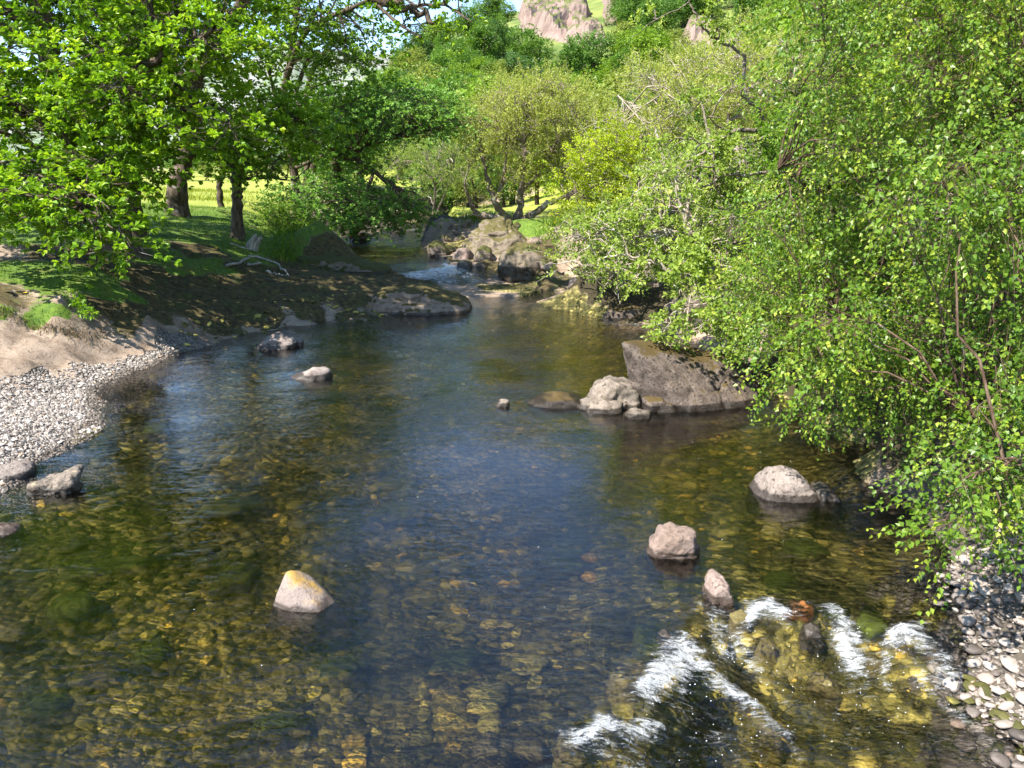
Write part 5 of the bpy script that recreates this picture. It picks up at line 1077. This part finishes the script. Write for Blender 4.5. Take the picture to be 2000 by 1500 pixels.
# --- trees on the hillside: a few built once, then copied with their parts
def far_tree(seed, kind):
    rng = np.random.default_rng(seed); root = empty('hill_tree')
    H = 1.0
    tr = Acc(); c = catmull([(0, 0, -0.05), (0.01, 0, 0.3), (-0.01, 0.01, 0.62)], 8); tubes(tr, c[None], np.linspace(0.03, 0.012, 8)[None], 6)
    for k in range(5):
        a = rng.uniform(0, 6.3); p = np.array((math.cos(a) * 0.25, math.sin(a) * 0.25, rng.uniform(0.5, 0.8))); c2 = catmull([c[4], (c[4] + p) / 2 + (0, 0, .03), p], 6); tubes(tr, c2[None], np.linspace(0.012, 0.004, 6)[None], 4)
    link('trunk', tr.mesh('trunk'), BK_dark, root)
    if kind == 'round':
        B = np.vstack((blobs_ell((0, 0, 0.58), (0.30, 0.30, 0.32), 46, 0.105, rng), blobs_ell((0, 0, 0.35), (0.28, 0.28, 0.14), 12, 0.09, rng)))
    else:
        z = rng.uniform(0.15, 1.0, 50); a = rng.uniform(0, 6.3, 50); rr = 0.26 * (1.05 - z) * rng.uniform(0.5, 1, 50) + 0.02
        B = np.stack((np.cos(a) * rr, np.sin(a) * rr, z, rng.uniform(0.06, 0.09, 50)), -1)
    V, F_, R, tw, bi, P = make_crown(B, dict(sprays=9, twig=0.06, nl=10, L=(0.022, 0.046), asp=0.75, wide=0.5, up=1.0, out=0.9, grav=0.0, tdir=(0.9, 0.3), ros=0), rng)
    cr = link('crown', mesh_np('crown', V, tris=F_, smooth=False, attrs={'rnd': R}), None, root)
    return root, cr
LF_h = [mat_leaf('hill_leaf_bright', (0.100, 0.180, 0.018), (0.200, 0.320, 0.030), (0.340, 0.450, 0.050)), mat_leaf('hill_leaf_mid', (0.053, 0.128, 0.021), (0.112, 0.217, 0.033), (0.210, 0.330, 0.053)), mat_leaf('hill_leaf_dark', (0.030, 0.083, 0.021), (0.068, 0.143, 0.033), (0.128, 0.225, 0.045)), mat_leaf('hill_leaf_olive', (0.110, 0.160, 0.030), (0.230, 0.280, 0.050), (0.340, 0.380, 0.080))]
protos = []
for i, (k, lm) in enumerate((('round', 0), ('round', 1), ('round', 2), ('cone', 1), ('round', 3), ('round', 0))):
    r_, cr_ = far_tree(400 + i, k); cr_.data.materials.append(LF_h[lm]); protos.append(r_)
used = set()
def place_far(pi, loc, s, rz, label, group, cat='tree'):
    pr = protos[pi]
    if pi in used:
        o = pr.copy(); col.objects.link(o)
        for ch in pr.children:
            c = ch.copy(); c.parent = o; col.objects.link(c)
    else: o = pr; used.add(pi)
    o.location = loc; o.rotation_euler = (0, 0, rz); o.scale = (s * 1.15, s * 1.15, s)
    tag(o, label, cat, group)
rh = np.random.default_rng(5)
for px, dep, s, pi in [(700,64,11,1),(780,88,12,0),(840,74,9.5,4),(905,92,12,1),(955,80,11,0),(1030,76,10.5,5),(1120,84,11.5,0),(1210,72,10.5,4),(1300,84,11,0),(1390,70,10,1),(1480,60,11.5,0),(1560,52,12,5),(1660,46,12,0),(870,62,7,1),(1750,40,12,1),(640,72,9,2),(930,58,4.5,4),(985,52,4.5,1),(1050,50,5,4),(1110,47,5,0),(885,68,4.5,4),(1150,62,8,4),(1260,60,8,1),(1000,60,7.5,4)]:
    p = D(px, 300, dep); z = float(gz_at(p[0], p[1]))
    place_far(pi, (p[0], p[1], z - 0.3), s, rh.uniform(0, 6.3), ('broad bright green', 'mid green', 'dark green', 'pointed', 'olive green', 'leafy light green')[pi] + ' tree at the foot of the hill behind the willows', 'trees at the foot of the hill')
n_h = 0
while n_h < 300:
    az = math.radians(rh.uniform(-11.5, 24)); r = rh.uniform(100, 245); X_, Y_ = math.sin(az) * r, math.cos(az) * r
    z = float(gz_at(X_, Y_)); t = Y_ * cp - (z + 4 - CAMZ) * sp; pxx = 1000 + F * X_ / (Y_ * cp - (z + 3 - CAMZ) * sp); pyy = 750 - F * (Y_ * sp + (z + 3 - CAMZ) * cp) / (Y_ * cp - (z + 3 - CAMZ) * sp)
    n_h += 1
    if (1005 < pxx < 1190 and -70 < pyy < 100 and r < 235) or (1335 < pxx < 1410 and 30 < pyy < 130): continue
    k_ = int(rh.choice([0, 1, 2, 2, 3, 1, 4, 0]))
    place_far(k_, (X_, Y_, z - 0.4), rh.uniform(5.5, 10), rh.uniform(0, 6.3), ('bright green', 'mid green', 'dark green', 'slim pointed', 'olive', 'light green')[k_] + ' tree in the wood covering the far hillside', 'trees on the far hillside')
for i in range(34):
    X_ = -72 + i * 2.15 + rh.normal() * 0.8; Y_ = 96 + rh.normal() * 5 + 6 * math.sin(i)
    place_far(int(rh.choice([1, 2, 4, 0])), (X_, Y_, float(gz_at(X_, Y_)) - 0.4), rh.uniform(3, 6.5), rh.uniform(0, 6.3), 'low tree in the hedge line across the sunny field', 'hedge trees beyond the field')

# distant mountain beyond the field
mx = np.linspace(-900, 120, 160); my = np.linspace(700, 1300, 50); MX, MY = np.meshgrid(mx, my)
mz = 185 * np.exp(-((MY - 1000) / 190) ** 2) * (0.75 + 0.25 * fbm2(MX, MY * 0 + 3, 0.004, 3, 61)) * sstep(120, -120, MX) + fbm2(MX, MY, 0.016, 5, 62) * 14 * sstep(700, 850, MY) - 3
ii = np.arange(MX.size).reshape(MX.shape)
def mat_mountain():
    m, nt = new_mat('mountain'); b = NB(nt); pos = b.n('ShaderNodeNewGeometry').outputs['Position']
    n1 = b.noise(pos, 0.02, 7, 0.65); n2 = b.noise(pos, 0.09, 5, 0.6)
    c = b.mix(b.mapr(n1, 0.4, 0.6), (0.13, 0.17, 0.10), (0.25, 0.245, 0.23)); c = b.mix(b.mapr(n2, 0.5, 0.7, 0, 0.6), c, (0.10, 0.14, 0.075))
    b.out(b.n('ShaderNodeBsdfPrincipled', {'Base Color': c, 'Roughness': 1.0}).outputs[0]); return m
tag(link('mountain', mesh_np('mountain', np.stack((MX, MY, mz), -1).reshape(-1, 3), quads=np.stack((ii[:-1, :-1], ii[:-1, 1:], ii[1:, 1:], ii[1:, :-1]), -1).reshape(-1, 4)), mat_mountain()), kind='structure')

# ------------------------------------------------------------------ grass, dry tufts, small plants, dead wood
def blades(name, XY, h, w, lean, mat, rng, down=0.0, label=None):
    n = len(XY); z = gz_at(XY[:, 0], XY[:, 1]); base = np.stack((XY[:, 0], XY[:, 1], z - 0.01), -1)
    a = rng.uniform(0, 6.3, n); s = np.stack((np.cos(a), np.sin(a), 0 * a), -1) * w[:, None] * 0.5
    l = rng.normal(size=(n, 3)) * lean; l[:, 2] = 1.0
    if down: l = np.stack((rng.normal(size=n) * 0.25 + 0.1, -0.55 + rng.normal(size=n) * 0.2, -1.0 + rng.normal(size=n) * 0.3), -1)
    l = norm(l) * h[:, None]; mid = base + l * 0.55 + (np.array((0, -0.06, 0.10)) if down else 0)
    tip = base + l + np.stack((0.35 * l[:, 0], 0.35 * l[:, 1], -0.1 * h), -1)
    V = np.stack((base - s, base + s, mid + s * 0.7, mid - s * 0.7, tip), 1).reshape(-1, 3)
    i = np.arange(n)[:, None] * 5
    T = np.concatenate((i + [[0, 1, 2]], i + [[0, 2, 3]], i + [[3, 2, 4]]), 1).reshape(-1, 3)
    return mesh_np(name, V, tris=T, smooth=False, attrs={'rnd': np.repeat(rng.uniform(0, 1, n), 5)})
def typed(poly, n, rng, t, thr, lev=1.5):
    XY = scatter(poly, n, rng); k = ty_at(XY[:, 0], XY[:, 1])[t]
    return XY[k + rng.normal(size=len(XY)) * 0.08 > thr]
LF_grass = mat_leaf('grass_blade', (0.045, 0.10, 0.008), (0.10, 0.19, 0.012), (0.20, 0.27, 0.03), 0.35, 0.2)
LF_dry = mat_leaf('dry_grass_blade', (0.10, 0.075, 0.035), (0.22, 0.165, 0.085), (0.34, 0.27, 0.15), 0.2, 0.1, (1, 1, 1))
near_b = [(-17, 13), (-7, 15), (-5.0, 27), (-6, 36), (-22, 36), (-22, 16)]
XY = typed(near_b, 48000, rg, 'G', 0.45); n = len(XY); dd = XY[:, 1]
tag(link('grass', blades('grass', XY, rg.uniform(0.05, 0.16, n), rg.uniform(0.010, 0.022, n), 0.45, LF_grass, rg), LF_grass), 'short green grass on the left bank under the oaks', kind='stuff')
far_b = [(-40, 36), (-2, 40), (-4, 60), (-50, 60)]
XY = typed(far_b, 16000, rg, 'G', 0.5); n = len(XY)
tag(link('field_grass', blades('field_grass', XY, rg.uniform(0.15, 0.35, n), rg.uniform(0.03, 0.05, n), 0.3, LF_grass, rg), mat_leaf('field_blade', (0.14, 0.20, 0.015), (0.24, 0.28, 0.03), (0.36, 0.36, 0.08), 0.35, 0.15)), 'tall yellowing grass in the sunny field', kind='stuff')
def along(pix, n, lev, rng, jx=0.15, jy=0.15):
    P = np.array([W(*p, lev)[:2] for p in pix]) ; c = catmull(np.hstack((P, np.zeros((len(P), 1)))), n)[:, :2]
    return c + rng.normal(size=c.shape) * np.array((jx, jy))
XY = np.vstack((along([(-60,590),(20,588),(110,585),(170,578),(225,560)], 800, 1.45, rg, 0.10, 0.06), along([(330,530),(400,527),(440,525)], 350, 1.3, rg, 0.2, 0.12)))
n = len(XY)
tag(link('dry_grass', blades('dry_grass', XY, rg.uniform(0.12, 0.34, n), rg.uniform(0.008, 0.016, n), 0.4, LF_dry, rg, 1.0), LF_dry), 'brown withered grass hanging over the edge of the turf shelf', kind='stuff')
# tufts of tall grass and flowers beside the willow
XY = np.vstack((along([(1060,470),(1090,462),(1110,470)], 500, 1.3, rg, 0.35, 0.35), along([(905,425),(935,422),(1000,425)], 700, 1.7, rg, 0.5, 0.5), along([(555,500),(560,480),(552,460)], 600, 1.2, rg, 0.3, 0.5))); n = len(XY)
tag(link('tall_grass', blades('tall_grass', XY, rg.uniform(0.2, 0.5, n), rg.uniform(0.02, 0.035, n), 0.35, LF_grass, rg), LF_grass), 'tufts of tall grass at the foot of the willow', kind='stuff')
M_yel = mat_plain('yellow_petal', (0.80, 0.50, 0.01)); M_stem = mat_plain('green_stem', (0.07, 0.14, 0.02))
def flower(px, py, lev, label, s=0.03, h=0.12):
    p = W(px, py, lev); z = float(gz_at(p[0], p[1])); root = empty('yellow_flower', (p[0], p[1], z)); tag(root, label, 'flower', 'yellow flowers')
    a = Acc(); tubes(a, np.array([[(0, 0, -.02), (0.01, 0, h * .5), (0, 0.005, h)]]), np.array([[.004, .003, .003]]), 4); link('stem', a.mesh('stem'), M_stem, root)
    a = Acc(); th = np.arange(6) * math.pi / 3
    for t in th:
        dv = np.array((math.cos(t), math.sin(t), 0.35)); sd = np.array((-math.sin(t), math.cos(t), 0)); a.add([(0, 0, h), dv * s * .6 + sd * s * .35 + (0, 0, h), dv * s + (0, 0, h), dv * s * .6 - sd * s * .35 + (0, 0, h)], q=[[0, 1, 2, 3]])
    link('petals', a.mesh('petals'), M_yel, root)
flower(55, 604, 1.15, 'lone yellow flower at the foot of the turf shelf', 0.05)
flower(424, 494, 1.45, 'upper of two yellow flowers on the shaded grass', 0.05)
flower(430, 505, 1.4, 'lower of two yellow flowers on the shaded grass', 0.05)
for k in range(7): flower(1068 + k * 5, 462 - (k % 3) * 5, 1.4, 'yellow flower in the grass clump beside the willow', 0.07, 0.35)
# dead branches lying on the bank
M_dead = mat_bark('dead_wood', (0.22, 0.19, 0.16), (0.46, 0.42, 0.37), (0.55, 0.52, 0.47), 0.55, 14)
def log(name, label, pts, r0, r1, seed):
    rng = np.random.default_rng(seed); P = []
    for px, py, lev in pts:
        p = W(px, py, lev); P.append((p[0], p[1], max(lev, float(gz_at(p[0], p[1])) + r0)))
    P = np.array(P); a = Acc(); K = 14; c = catmull(P, K); c[1:] += rng.normal(size=(K - 1, 3)) * 0.02
    tubes(a, c[None], np.linspace(r0, r1, K)[None] * (1 + 0.1 * rng.normal(size=(1, K))), 7); b_ = P[0]
    tag(link(name, a.mesh(name, b_), M_dead, loc=b_), label, 'branch')
log('fallen_branch', 'bleached fallen branch angling up to a fork on the rock bank', [(440,524,1.2),(470,512,1.25),(488,500,1.35)], 0.05, 0.03, 1)
log('fallen_branch', 'long bleached branch curving down toward the river ledge', [(488,504,1.25),(520,512,1.1),(545,525,0.95),(565,540,0.85)], 0.05, 0.02, 2)
log('fallen_branch', 'short grey stick lying below the forked fallen branch', [(485,524,1.05),(512,524,1.0)], 0.045, 0.035, 3)
log('fallen_branch', 'lowest bleached stick on the moss of the rock bank', [(520,530,.95),(545,536,.9),(560,540,.85)], 0.035, 0.02, 4)
log('fallen_branch', 'thin pale stick on the grass above the fallen branches', [(450,475,1.7),(470,481,1.6),(492,488,1.5)], 0.025, 0.015, 5)
p = gp(485, 445, 26.5); a = Acc()
for k, (dx, hh) in enumerate(((0, .5), (.12, .42), (-.10, .3))):
    c = catmull([(dx, 0, -.1), (dx * 1.3 + .1, .02, hh * .5), (dx * 1.5 + .25, 0, hh)], 7); tubes(a, c[None], np.array([[.12, .11, .1, .1, .09, .08, .03]]), 7)
tag(link('tree_stump', a.mesh('tree_stump'), M_dead, loc=p), 'splintered leaning stump beside the small oak', 'stump')
# bramble sprig hanging from the turf shelf
p = W(150, 585, 1.4); root = empty('bramble', p); tag(root, 'bramble sprig trailing down the bare rock below the turf shelf', 'bramble')
cpts = catmull([D(148,580,16.4), D(155,598,16.2), D(165,610,16.1), D(178,622,16.0)], 12) + np.array((0, 0, .03)); a = Acc(); tubes(a, cpts[None], np.linspace(.012, .004, 12)[None], 4); link('stem', a.mesh('stem', p), M_stem, root)
V, F_, R, tw, bi, P_ = make_crown(np.hstack((cpts, np.full((12, 1), 0.12))), dict(LEAF['shrub'], sprays=3, twig=0.1, nl=7), rg); link('leaves', mesh_np('leaves', V - p, tris=F_, smooth=False, attrs={'rnd': R}), LF_oak, root)
tot = sum(len(o.data.polygons) for o in bpy.data.objects if o.type == 'MESH')
print('FACES', tot)
